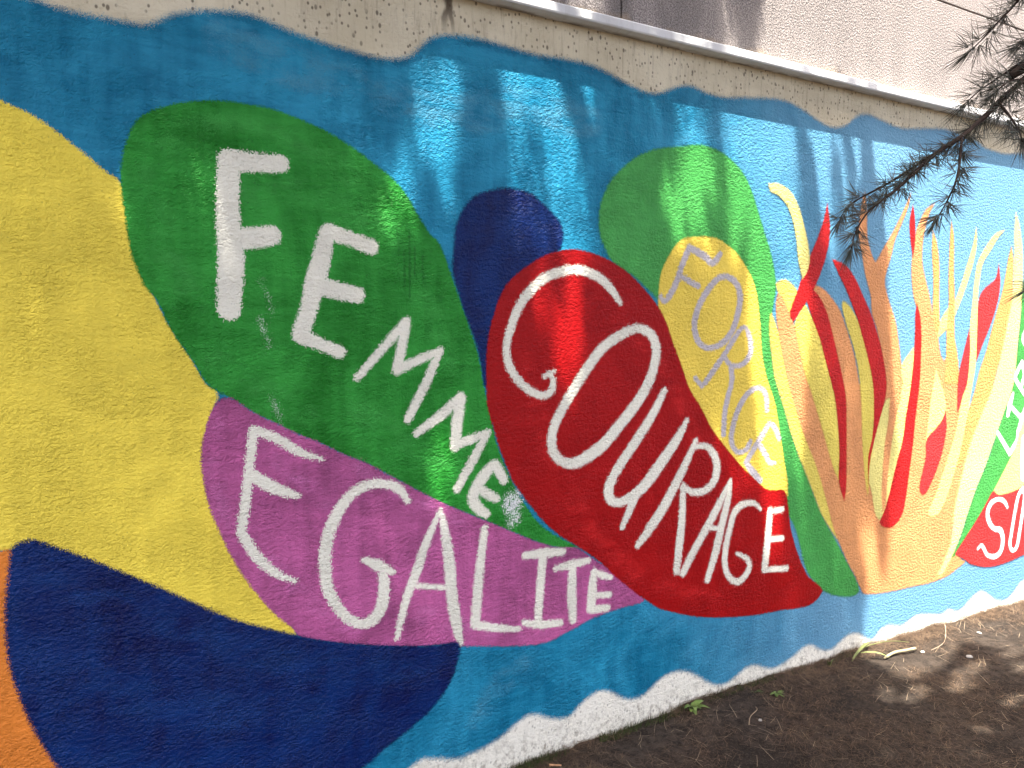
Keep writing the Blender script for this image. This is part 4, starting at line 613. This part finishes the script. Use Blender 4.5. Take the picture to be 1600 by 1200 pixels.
# ------------------------------------------------------------------ the building above the coping
M_fac = facade_mat(); M_joint = plain('dark joint', (0.08, 0.07, 0.06), (0.14, 0.12, 0.10), 20)
bld = link('building_wall', boxmesh('building_wall', -4.0, 9.5, 0.045, 0.3, 2.8, 7.2), M_joint,
           label='pinkish roughcast building facade rising above the white coping', category='building')
xj = [-4.0, -0.70, 1.891, 4.48+1.2, 9.5]; zj = [2.80, 3.315, 4.6, 5.9, 7.2]
for a, b in zip(xj[:-1], xj[1:]):
    for c, d in zip(zj[:-1], zj[1:]):
        link('facade_panel', boxmesh('facade_panel', a+0.004, b-0.004, 0.004, 0.044, c+0.004, d-0.004, 0.003), M_fac, bld)

# ------------------------------------------------------------------ the cedar
M_bark = plain('cedar bark', (0.045, 0.033, 0.026), (0.11, 0.085, 0.068), 30, 0.9, 0.15, 0.004)
M_twig = plain('twig bark', (0.022, 0.015, 0.012), (0.055, 0.038, 0.030), 60, 0.85, 0.2)
M_need = plain('cedar needles', (0.030, 0.040, 0.025), (0.12, 0.105, 0.085), 40, 0.55, 0.3, rnd=True)
tree = bpy.data.objects.new('cedar_tree', None); COL.objects.link(tree); tree.location = (0, 0, 0)
tree['label'] = 'cedar tree whose dark needled bough hangs in at the upper right'; tree['category'] = 'tree'

T0 = Vector((4.6, -4.6, 0))
V = []; Fc = []
tp = [T0+Vector((0, 0, -0.2)), T0+Vector((0.02, 0, 0.4)), T0+Vector((-0.05, 0.05, 2.0)), T0+Vector((-0.1, 0.1, 4.0)), T0+Vector((-0.1, 0.0, 6.5)), T0+Vector((0, 0, 9.0))]
tube(V, Fc, cr_path(tp, 5), np.interp(np.arange(26), [0, 4, 12, 25], [0.34, 0.25, 0.20, 0.05]), 14)
link('trunk', mesh_py('trunk', V, Fc, True), M_bark, tree)
# limbs that carry the crown over the path
LIMB = []
def limb(P, r0, r1):
    P = cr_path(P, 5); LIMB.append(P); V = []; Fc = []
    tube(V, Fc, P, np.linspace(r0, r1, len(P)), 8)
    link('limb', mesh_py('limb', V, Fc, True), M_bark, tree)
limb([T0+Vector((-.1, .1, 4.2)), (3.2, -3.4, 4.9), (1.6, -2.3, 5.2), (0.2, -1.5, 5.2), (-1.6, -1.1, 5.0)], 0.10, 0.03)
limb([T0+Vector((-.1, .1, 4.9)), (3.0, -3.0, 5.6), (1.4, -1.9, 6.0), (0.9, -1.0, 6.1), (0.4, -0.5, 6.0)], 0.09, 0.025)
limb([T0+Vector((-.1, .05, 5.4)), (2.4, -3.6, 6.1), (0.2, -2.8, 6.4), (-2.0, -2.2, 6.2)], 0.09, 0.025)
limb([T0+Vector((-.1, .1, 4.6)), (4.3, -3.4, 5.1), (3.8, -2.4, 5.3), (3.4, -1.8, 5.2)], 0.07, 0.02)
limb([T0+Vector((.0, .1, 5.0)), (5.0, -3.4, 5.5), (5.2, -2.5, 5.6)], 0.07, 0.02)
limb([T0+Vector((-.1, 0, 4.4)), (2.6, -4.6, 5.0), (0.5, -4.2, 5.1), (-1.5, -3.6, 4.9)], 0.09, 0.025)
# crown: needles spread along tufts; a needle is kept where its shade falls on what lies in shade
def shade_uv(Pt):                       # follow the sunlight to the plane of the wall
    t = -Pt[:, 1]/KY
    return Pt[:, 0]+KX*t, Pt[:, 2]-t
STREAK = [(2.98,2.2,.03,.3),(3.30,2.25,.035,.35),(3.42,2.3,.03,.3),(3.16,1.72,.07,.3),(3.05,1.95,.03,.4),(3.38,1.95,.06,.35),(3.45,1.7,.06,.4),(3.36,1.35,.05,.4),(3.08,1.35,.05,.35),(3.20,1.05,.09,.45),(3.34,0.85,.06,.35),(3.05,0.95,.04,.3),(3.16,0.55,.08,.3),(3.42,0.95,.03,.3),(3.28,0.35,.08,.22),(3.40,0.05,.10,.12),(3.42,0.35,.05,.3),(3.52,0.2,.05,.2),(3.62,0.45,.03,.25),(3.55,1.6,.03,.3),(3.24,2.0,.04,.3),(3.12,1.25,.11,.5),(3.32,1.1,.10,.5),(3.44,1.45,.08,.35),(3.18,1.72,.10,.22),(3.30,0.5,.12,.3),(3.46,2.0,.06,.3),(3.62,1.2,.03,.25),(3.52,0.9,.04,.3),(2.80,1.0,.05,.4),(2.92,0.75,.05,.35)]
GPATCH = [(2.785,-0.305,.05,.02),(3.23,-0.46,.15,.045),(3.46,-0.49,.10,.04),(3.70,-0.42,.12,.035),(3.25,-0.76,.10,.03),(3.05,-0.62,.05,.025),(3.60,-0.70,.10,.04),(3.95,-0.55,.14,.05),(4.2,-0.42,.2,.05)]
PH = rng.uniform(0, 6.28, 24); FQ = rng.normal(0, 1, (24, 2))*np.array([[14, 4.0]])*np.linspace(0.35, 1.6, 24)[:, None]
def wob(X, Z):
    q = 0
    for k in range(24): q = q+np.sin(FQ[k, 0]*X+FQ[k, 1]*Z+PH[k])
    return q/3.5
def lit(X, Z, j):
    w = wob(X, Z)
    xb = np.interp(Z, [-1.6, 0, 0.9, 1.7, 2.5, 3.6], [3.36, 3.22, 2.92, 2.68, 2.42, 2.40])
    keepr = rng.random(np.shape(X)); soft = np.interp(Z, [-1, 0.8, 2.5, 3.0], [0.16, 0.14, 0.08, 0.20]); L = (X > xb+j*0.5+w*soft+(keepr-0.5)*soft*2) & (Z > -1.40+j*1.5+0.12*np.sin(X*3.1)+w*0.14-0.35*np.clip(X-4.2, 0, 2))
    for gx, gz, rx, rz in GAP: L |= ((X-gx)/rx)**2+((Z-gz)/rz)**2 < 1.7+1.2*w
    L |= (np.abs(X-1.72-0.07*(Z-2.9)) < 0.07+0.04*w) & (Z > 2.75)
    L |= (Z > 1.9) & (Z < 2.7) & (X > 0.85) & (X < 2.35) & (w > 0.25) & (keepr < 0.86)      # thinner boughs here
    L &= ~((X+0.16*(Z-1.2) > 2.98) & (X+0.16*(Z-1.2) < 3.58) & (Z > 0.25) & (Z < 1.95) & (w > 0.05) & (keepr < 0.45))   # a spray reaching further out
    for gx, gy, rx, ry in GPATCH:
        t = -gy/KY; L |= ((X-gx-KX*t)/rx)**2+((Z+t)/(ry/KY))**2 < 1.3+0.7*w
    for gx, gz, rx, rz in STREAK: L &= ~(((((X-gx-0.16*(gz-Z))/(rx*1.3))**2+((Z-gz)/rz)**2) < 1.05+0.9*w) & (keepr < 0.8))
    return L
def crown(n, x0, x1, z0, z1, per, hs):
    X = rng.uniform(x0, x1, n); Z = rng.uniform(z0, z1, n); h = rng.choice(hs, n)+rng.normal(0, 0.12, n)
    h = np.maximum(h, Z+0.7)
    t = h-Z
    C = np.stack([X-KX*t, -KY*t, h], 1)
    C = np.repeat(C, per, 0); m = len(C); j = np.repeat(rng.normal(0, 0.06, n), per)
    a = rng.uniform(0, 2*math.pi, m); el = rng.normal(0.15, 0.35, m)
    D = np.stack([np.cos(a)*np.cos(el), np.sin(a)*np.cos(el), np.sin(el)], 1)
    base = C+D*rng.uniform(0.0, 0.06, (m, 1))+rng.normal(0, 0.015, (m, 3))
    tip = base+D*rng.uniform(0.05, 0.09, (m, 1))
    u, v = shade_uv((base+tip)/2)
    keep = ~lit(u, v, j) & (base[:, 1] < -0.06) & (tip[:, 1] < -0.06)
    base, tip, D = base[keep], tip[keep], D[keep]
    s = np.cross(D, np.array([0, 0, 1.0])); s /= np.linalg.norm(s, axis=1)[:, None]+1e-9
    co = np.stack([base+s*0.0035, base-s*0.0035, tip], 1).reshape(-1, 3)
    return co
parts_ = [crown(5200, -2.6, 4.3, -1.4, 4.6, 60, (4.9, 5.3, 5.9)), crown(4600, -1.5, 6.6, -6.0, -1.0, 55, (4.8, 5.3, 6.0)), crown(1300, -2.0, 6.6, -14, -6.0, 40, (5.0, 5.6, 6.3))]
co = np.concatenate(parts_)
link('crown', mesh_np('crown', co, np.arange(len(co)), 3), M_need, tree, kind='stuff')
# twigs through the crown
V = []; Fc = []
allp = [q for L in LIMB for q in L]
cen = co.reshape(-1, 3, 3).mean(1)
for q in cen[rng.choice(len(cen), 420, replace=False)]:
    q = Vector(q); a = min(allp, key=lambda s: (s-q).length)
    mid = (a+q)/2+Vector((0, 0, 0.08))
    u, v = shade_uv(np.array([tuple(q), tuple(mid), tuple(a), tuple((mid+a)/2), tuple((mid+q)/2)]))
    if lit(u, v, 0.0).any(): continue
    tube(V, Fc, [a, mid, q], [0.012, 0.008, 0.003], 4)
link('crown_twigs', mesh_py('crown_twigs', V, Fc), M_twig, tree, kind='stuff')

# the bough in view
stem = [T0+Vector((-.1, .1, 3.1)), (3.9, -3.9, 3.35), (2.9, -3.0, 3.1), (2.2, -2.35, 2.75)]
V = []; Fc = []
mainp = cr_path([Vector(q) for q in stem]+[Vector(q) for q in TWIG['main']], 4)
rad = np.interp(np.linspace(0, 1, len(mainp)), [0, .19, .25, .6, 1], [0.030, 0.008, 0.0052, 0.0034, 0.0009])
tube(V, Fc, mainp, rad, 8)
bough = link('bough', mesh_py('bough', V, Fc, True), M_twig, tree, label='dark drooping bough with tufts of needles')
def rosette(base, axis, n, ln, spread, Vn, Fn, w=0.00045):
    axis = axis.normalized()
    a = axis.orthogonal().normalized(); b = axis.cross(a)
    for _ in range(n):
        an = random.uniform(0, 2*math.pi); sp = random.gauss(spread, 0.28)
        d = (axis*math.cos(sp)+(a*math.cos(an)+b*math.sin(an))*math.sin(sp)+Vector((0, 0, -0.05))).normalized()
        L = ln*random.uniform(0.65, 1.12)
        s = d.orthogonal().normalized()*w; r = d.cross(s)
        mid = base+d*L*0.55+Vector((0, 0, random.uniform(-.0015, .001))); tip = base+d*L
        n0 = len(Vn)
        for q, k in ((base, 1.0), (mid, 1.0)):
            Vn += [q+s*k, q-s*0.5*k+r*0.87*k, q-s*0.5*k-r*0.87*k]
        Vn.append(tip)
        for k in range(3):
            k2 = (k+1) % 3
            Fn.append((n0+k, n0+k2, n0+3+k2, n0+3+k)); Fn.append((n0+3+k, n0+3+k2, n0+6))
def dress(key, path, parent, start, step, ln, n, name='needles'):
    Vn = []; Fn = []
    P = cr_path(path, 5); acc = 0; k = 0
    tot = sum((P[i+1]-P[i]).length for i in range(len(P)-1)); run = 0
    for i in range(len(P)-1):
        seg = P[i+1]-P[i]; run += seg.length
        if run < start*tot: continue
        acc += seg.length
        while acc > step:
            acc -= step
            q = P[i]+seg*random.random(); t = seg.normalized()
            side = Vector((random.gauss(0, 1), random.gauss(0, 1), random.gauss(0, 1))); side -= t*side.dot(t); side.normalize()
            spur = q+side*random.uniform(0.001, 0.007)
            rosette(spur, (side*0.95+t*0.55), n, ln, 0.62, Vn, Fn)
    rosette(P[-1], P[-1]-P[-3], 22, ln*1.15, 0.28, Vn, Fn)
    rosette(P[-3], P[-1]-P[-3], 14, ln*1.05, 0.45, Vn, Fn)
    link(name, mesh_py(name, Vn, Fn), M_need, parent, kind='stuff')
dress('main', TWIG['main'], bough, 0.0, 0.0058, 0.038, 11)
for k in TWIG:
    if k == 'main': continue
    root = {'c': [(2.0, -2.2, 2.62)], 'd': [(2.2, -2.35, 2.75), (1.75, -1.98, 2.62)], 'e': [(2.0, -2.2, 2.62)], 'f': [(2.2, -2.35, 2.75), (2.0, -2.12, 2.3), (1.75, -1.95, 2.05)]}.get(k, [])
    V = []; Fc = []; P = cr_path(root+list(TWIG[k]), 4)
    tube(V, Fc, P, np.linspace(0.0024 if k in 'ab' else 0.0026, 0.0008, len(P)), 6)
    tw = link('twig', mesh_py('twig', V, Fc, True), M_twig, tree)
    dress(k, TWIG[k], tw, 0.05, {'d': 0.0070, 'f': 0.014}.get(k, 0.0068), 0.046 if k in 'cdegf' else 0.038, 12)

# ------------------------------------------------------------------ litter and small things on the ground
def gpoint(x, y, dz=0.0): return Vector((x, y, ground_z(x, y)+dz))
def litter(n, xr, yr, ln, w, power, mat, label, cat, clump):
    Vn = []; Fn = []
    for _ in range(n):
        for _try in range(6):
            x = random.uniform(*xr); yy = -abs(random.random()**power)*(-yr)
            if mnoise.noise(Vector((x*3.2, yy*3.2, clump)))+0.35*mnoise.noise(Vector((x*11, yy*11, clump))) > random.uniform(-0.45, 0.25): break
        a = random.uniform(0, math.pi); L = random.uniform(*ln)/2; ti = random.gauss(0.10, 0.16)
        d = Vector((math.cos(a)*math.cos(ti), math.sin(a)*math.cos(ti), math.sin(ti)))
        s = Vector((-math.sin(a), math.cos(a), 0))*w/2; c = gpoint(x, min(yy, -0.012), abs(math.sin(ti))*L*0.7+random.uniform(0.001, 0.008))
        bend = Vector((-d.y, d.x, random.uniform(0, .4)))*random.gauss(0, 0.12)*L
        n0 = len(Vn); p1, p2, p3 = c-d*L, c+bend, c+d*L
        for q in (p1, p2, p3):
            if q.y > -0.004: q.y = -0.004
        Vn += [p1+s, p1-s, p2+s, p2-s, p3+s*.5, p3-s*.5]
        Fn += [(n0, n0+1, n0+3, n0+2), (n0+2, n0+3, n0+5, n0+4)]
    return Vn, Fn
M_lit = plain('dry needles', (0.014, 0.009, 0.006), (0.17, 0.112, 0.070), 12, 0.8, 0.2, rnd=True)
M_straw = plain('bleached straw', (0.16, 0.115, 0.07), (0.36, 0.28, 0.19), 12, 0.8, 0.2, rnd=True)
Vn, Fn = litter(42000, (1.1, 6.0), -1.4, (0.018, 0.045), 0.0011, 1.3, None, '', '', 0.3)
V2, F2 = litter(7000, (1.1, 6.0), -0.11, (0.02, 0.06), 0.0012, 1.6, None, '', '', 7.7)
Fn += [tuple(i+len(Vn) for i in f) for f in F2]; Vn += [v+Vector((0, 0, 0.006)) for v in V2]
link('needle_litter', mesh_py('needle_litter', Vn, Fn), M_lit, kind='stuff', label='brown fallen needles covering the soil along the wall', category='litter')
Vn, Fn = litter(750, (1.2, 6.0), -1.3, (0.03, 0.09), 0.0014, 1.2, None, '', '', 4.3)
link('dry_straw', mesh_py('dry_straw', Vn, Fn), M_straw, kind='stuff', label='pale dry grass stalks scattered over the needle litter', category='straw')

M_moss = plain('dark grass', (0.020, 0.030, 0.010), (0.075, 0.095, 0.030), 30, 0.8, 0.2, rnd=True)
Vn = []; Fn = []
for _ in range(7000):
    x = 1.1+2.3*random.random()**1.5
    if mnoise.noise(Vector((x*5, 0, 9)))+0.5*mnoise.noise(Vector((x*19, 0, 4))) < random.uniform(-0.25, 0.35): continue
    q = gpoint(x, -random.uniform(0.006, 0.045), -0.004); hgt = random.uniform(0.010, 0.045)*(1.0 if x < 2.3 else 0.7)
    a = random.uniform(0, 6.28); s = Vector((math.cos(a), math.sin(a), 0))*0.0016
    tip = q+Vector((random.gauss(0, .008), random.gauss(-.004, .006), hgt)); tip.y = min(tip.y, -0.005)
    n0 = len(Vn); Vn += [q+s, q-s, tip]; Fn.append((n0, n0+1, n0+2))
link('moss_fringe', mesh_py('moss_fringe', Vn, Fn), M_moss, kind='stuff', label='dark moss and grass fringe along the foot of the wall', category='moss')

M_leaf = plain('weed leaf', (0.050, 0.095, 0.018), (0.13, 0.19, 0.045), 30, 0.55, 0.3)
M_ylw = plain('yellowish leaf', (0.085, 0.105, 0.03), (0.17, 0.18, 0.065), 25, 0.6, 0.3)
def leaf(Vn, Fn, base, d, up, L, w, droop=0.25):
    d = d.normalized(); s = d.cross(up).normalized(); u = s.cross(d)
    n0 = len(Vn); K = 6
    for i in range(K+1):
        f = i/K; ww = w*math.sin(math.pi*min(0.97, f*0.92+0.06))**0.8
        c = base+d*L*f+u*(0.12*L*math.sin(f*3))-Vector((0, 0, droop*L*f*f))
        Vn += [c+s*ww/2+u*ww*0.14, c, c-s*ww/2+u*ww*0.14]
    for i in range(K):
        a = n0+i*3
        Fn += [(a, a+1, a+4, a+3), (a+1, a+2, a+5, a+4)]
def weed(loc, n, L, w, mat, label, group=None, lean=0.5):
    q = gpoint(*loc, -0.004)
    o = bpy.data.objects.new('weed', None); COL.objects.link(o); o.location = q; o['label'] = label; o['category'] = 'weed'
    for i in range(n):
        a = random.uniform(math.pi*0.95, math.pi*2.05); Vn = []; Fn = []
        d = Vector((math.cos(a), math.sin(a)*0.8, random.uniform(lean*0.5, lean*1.6)))
        leaf(Vn, Fn, Vector((random.gauss(0, .006), random.gauss(-.004, .004), 0)), d, Vector((0, 0, 1)), L*random.uniform(.6, 1.1), w*random.uniform(.7, 1.1))
        link('leaf', mesh_py('leaf', Vn, Fn, True), mat, o)
    return o
weed((2.27, -0.045), 9, 0.075, 0.030, M_leaf, 'small bright green leafy weed at the shaded foot of the wall')
weed((2.69, -0.13), 10, 0.055, 0.016, M_leaf, 'low dull green weed in the dark needle litter')
weed((2.62, -0.075), 6, 0.045, 0.010, M_moss, 'dark thin weed close against the wall foot')
weed((3.16, -0.05), 7, 0.075, 0.007, M_ylw, 'thin upright yellowish weed at the edge of the sunlit soil', lean=2.4)
# fallen stem with a long leaf, in the sun
o = bpy.data.objects.new('fallen_plant', None); COL.objects.link(o); o.location = gpoint(3.32, -0.06)
o['label'] = 'torn plant with long green leaves leaning on the wall foot in the sun'; o['category'] = 'plant'
L0 = o.location.copy()
for base, tip, w in (((3.30, -0.075, 0.012), (3.50, -0.030, 0.030), 0.015), ((3.36, -0.075, 0.028), (3.46, -0.165, 0.012), 0.014)):
    Vn = []; Fn = []; b = gpoint(base[0], base[1], base[2]); tp_ = gpoint(tip[0], tip[1], tip[2])
    leaf(Vn, Fn, b-L0, tp_-b, Vector((0, -0.3, 1)), (tp_-b).length, w, 0.0)
    link('leaf', mesh_py('leaf', Vn, Fn, True), M_ylw, o)
Vn = []; Fn = []
tube(Vn, Fn, cr_path([gpoint(3.29, -0.08, .005)-L0, gpoint(3.42, -0.055, .035)-L0, gpoint(3.60, -0.07, .035)-L0, gpoint(3.72, -0.10, .02)-L0], 4), np.linspace(0.003, 0.0012, 13), 6)
link('stalk', mesh_py('stalk', Vn, Fn, True), M_ylw, o)
M_pale = plain('peeled wood', (0.24, 0.20, 0.11), (0.34, 0.29, 0.18), 30, 0.7, 0.25, 0.001)
Vn = []; Fn = []; q0 = gpoint(3.44, -0.150, 0.012)
tube(Vn, Fn, cr_path([gpoint(3.44, -0.150, .010)-q0, gpoint(3.52, -0.150, .018)-q0, gpoint(3.60, -0.157, .020)-q0, gpoint(3.675, -0.162, .020)-q0], 4), [0.005, .0062, .0070, .0072, .0074, .0075, .0076, .0078, .0078, .0076, .0078, .0080, .0075], 9)
st = link('peeled_stick', mesh_py('peeled_stick', Vn, Fn, True), M_pale, label='pale peeled stick lying in the sunlit needles', category='stick'); st.location = q0
def twig_thing(pts, r, mat, label, name='dry_twig'):
    q0 = gpoint(pts[0][0], pts[0][1]); Vn = []; Fn = []
    P = cr_path([gpoint(a, b, c)-q0 for a, b, c in pts], 4)
    tube(Vn, Fn, P, np.linspace(r, r*0.45, len(P)), 6)
    t = link(name, mesh_py(name, Vn, Fn, True), mat, label=label, category='twig'); t.location = q0
M_dry = plain('dry twig', (0.20, 0.14, 0.09), (0.42, 0.33, 0.24), 30, 0.8, 0.2)
twig_thing([(2.37, -0.275, .008), (2.41, -0.245, .016), (2.47, -0.225, .02), (2.50, -0.19, .012)], 0.0022, M_straw, 'thin curved pale twig in the shaded litter')
twig_thing([(4.12, -0.03, .045), (4.02, -0.11, .05), (3.86, -0.20, .03), (3.74, -0.205, .008)], 0.0022, M_dry, 'bent brown twig arching over the sunlit soil')
twig_thing([(1.52, -0.075, .012), (1.56, -0.10, .010)], 0.0055, plain('orange wood', (0.42, 0.20, 0.09), (0.55, 0.30, 0.16), 30), 'short orange brown stick at the wall foot')
M_stone = plain('pale stone', (0.30, 0.28, 0.25), (0.45, 0.43, 0.39), 40, 0.8, 0.25, 0.002)
stones = [((3.852, -0.335), 0.013, 'largest white pebble in the soil, away from the wall foot'), ((4.206, -0.186), 0.010, 'small white pebble near the right edge of the soil'),
 ((2.442, -0.269), 0.007, 'pale chip in the dark litter below the red petal'), ((3.70, -0.185), 0.009, 'pale pebble beside the end of the peeled stick')]
for (x, yy), r, lab in stones:
    import bmesh
    bm = bmesh.new(); bmesh.ops.create_icosphere(bm, subdivisions=2, radius=1)
    for v in bm.verts:
        k = 1+0.28*mnoise.noise(v.co*1.3+Vector((x*7, yy*9, 0)))
        v.co = Vector((v.co.x*k*r*1.3, v.co.y*k*r, v.co.z*k*r*0.6))
    me = bpy.data.meshes.new('pebble'); bm.to_mesh(me); bm.free()
    s = link('pebble', me, M_stone, label=lab, category='stone', group='pale stones in the soil'); s.location = gpoint(x, yy, r*0.3)
    s.rotation_euler = (0, 0, random.uniform(0, 3))
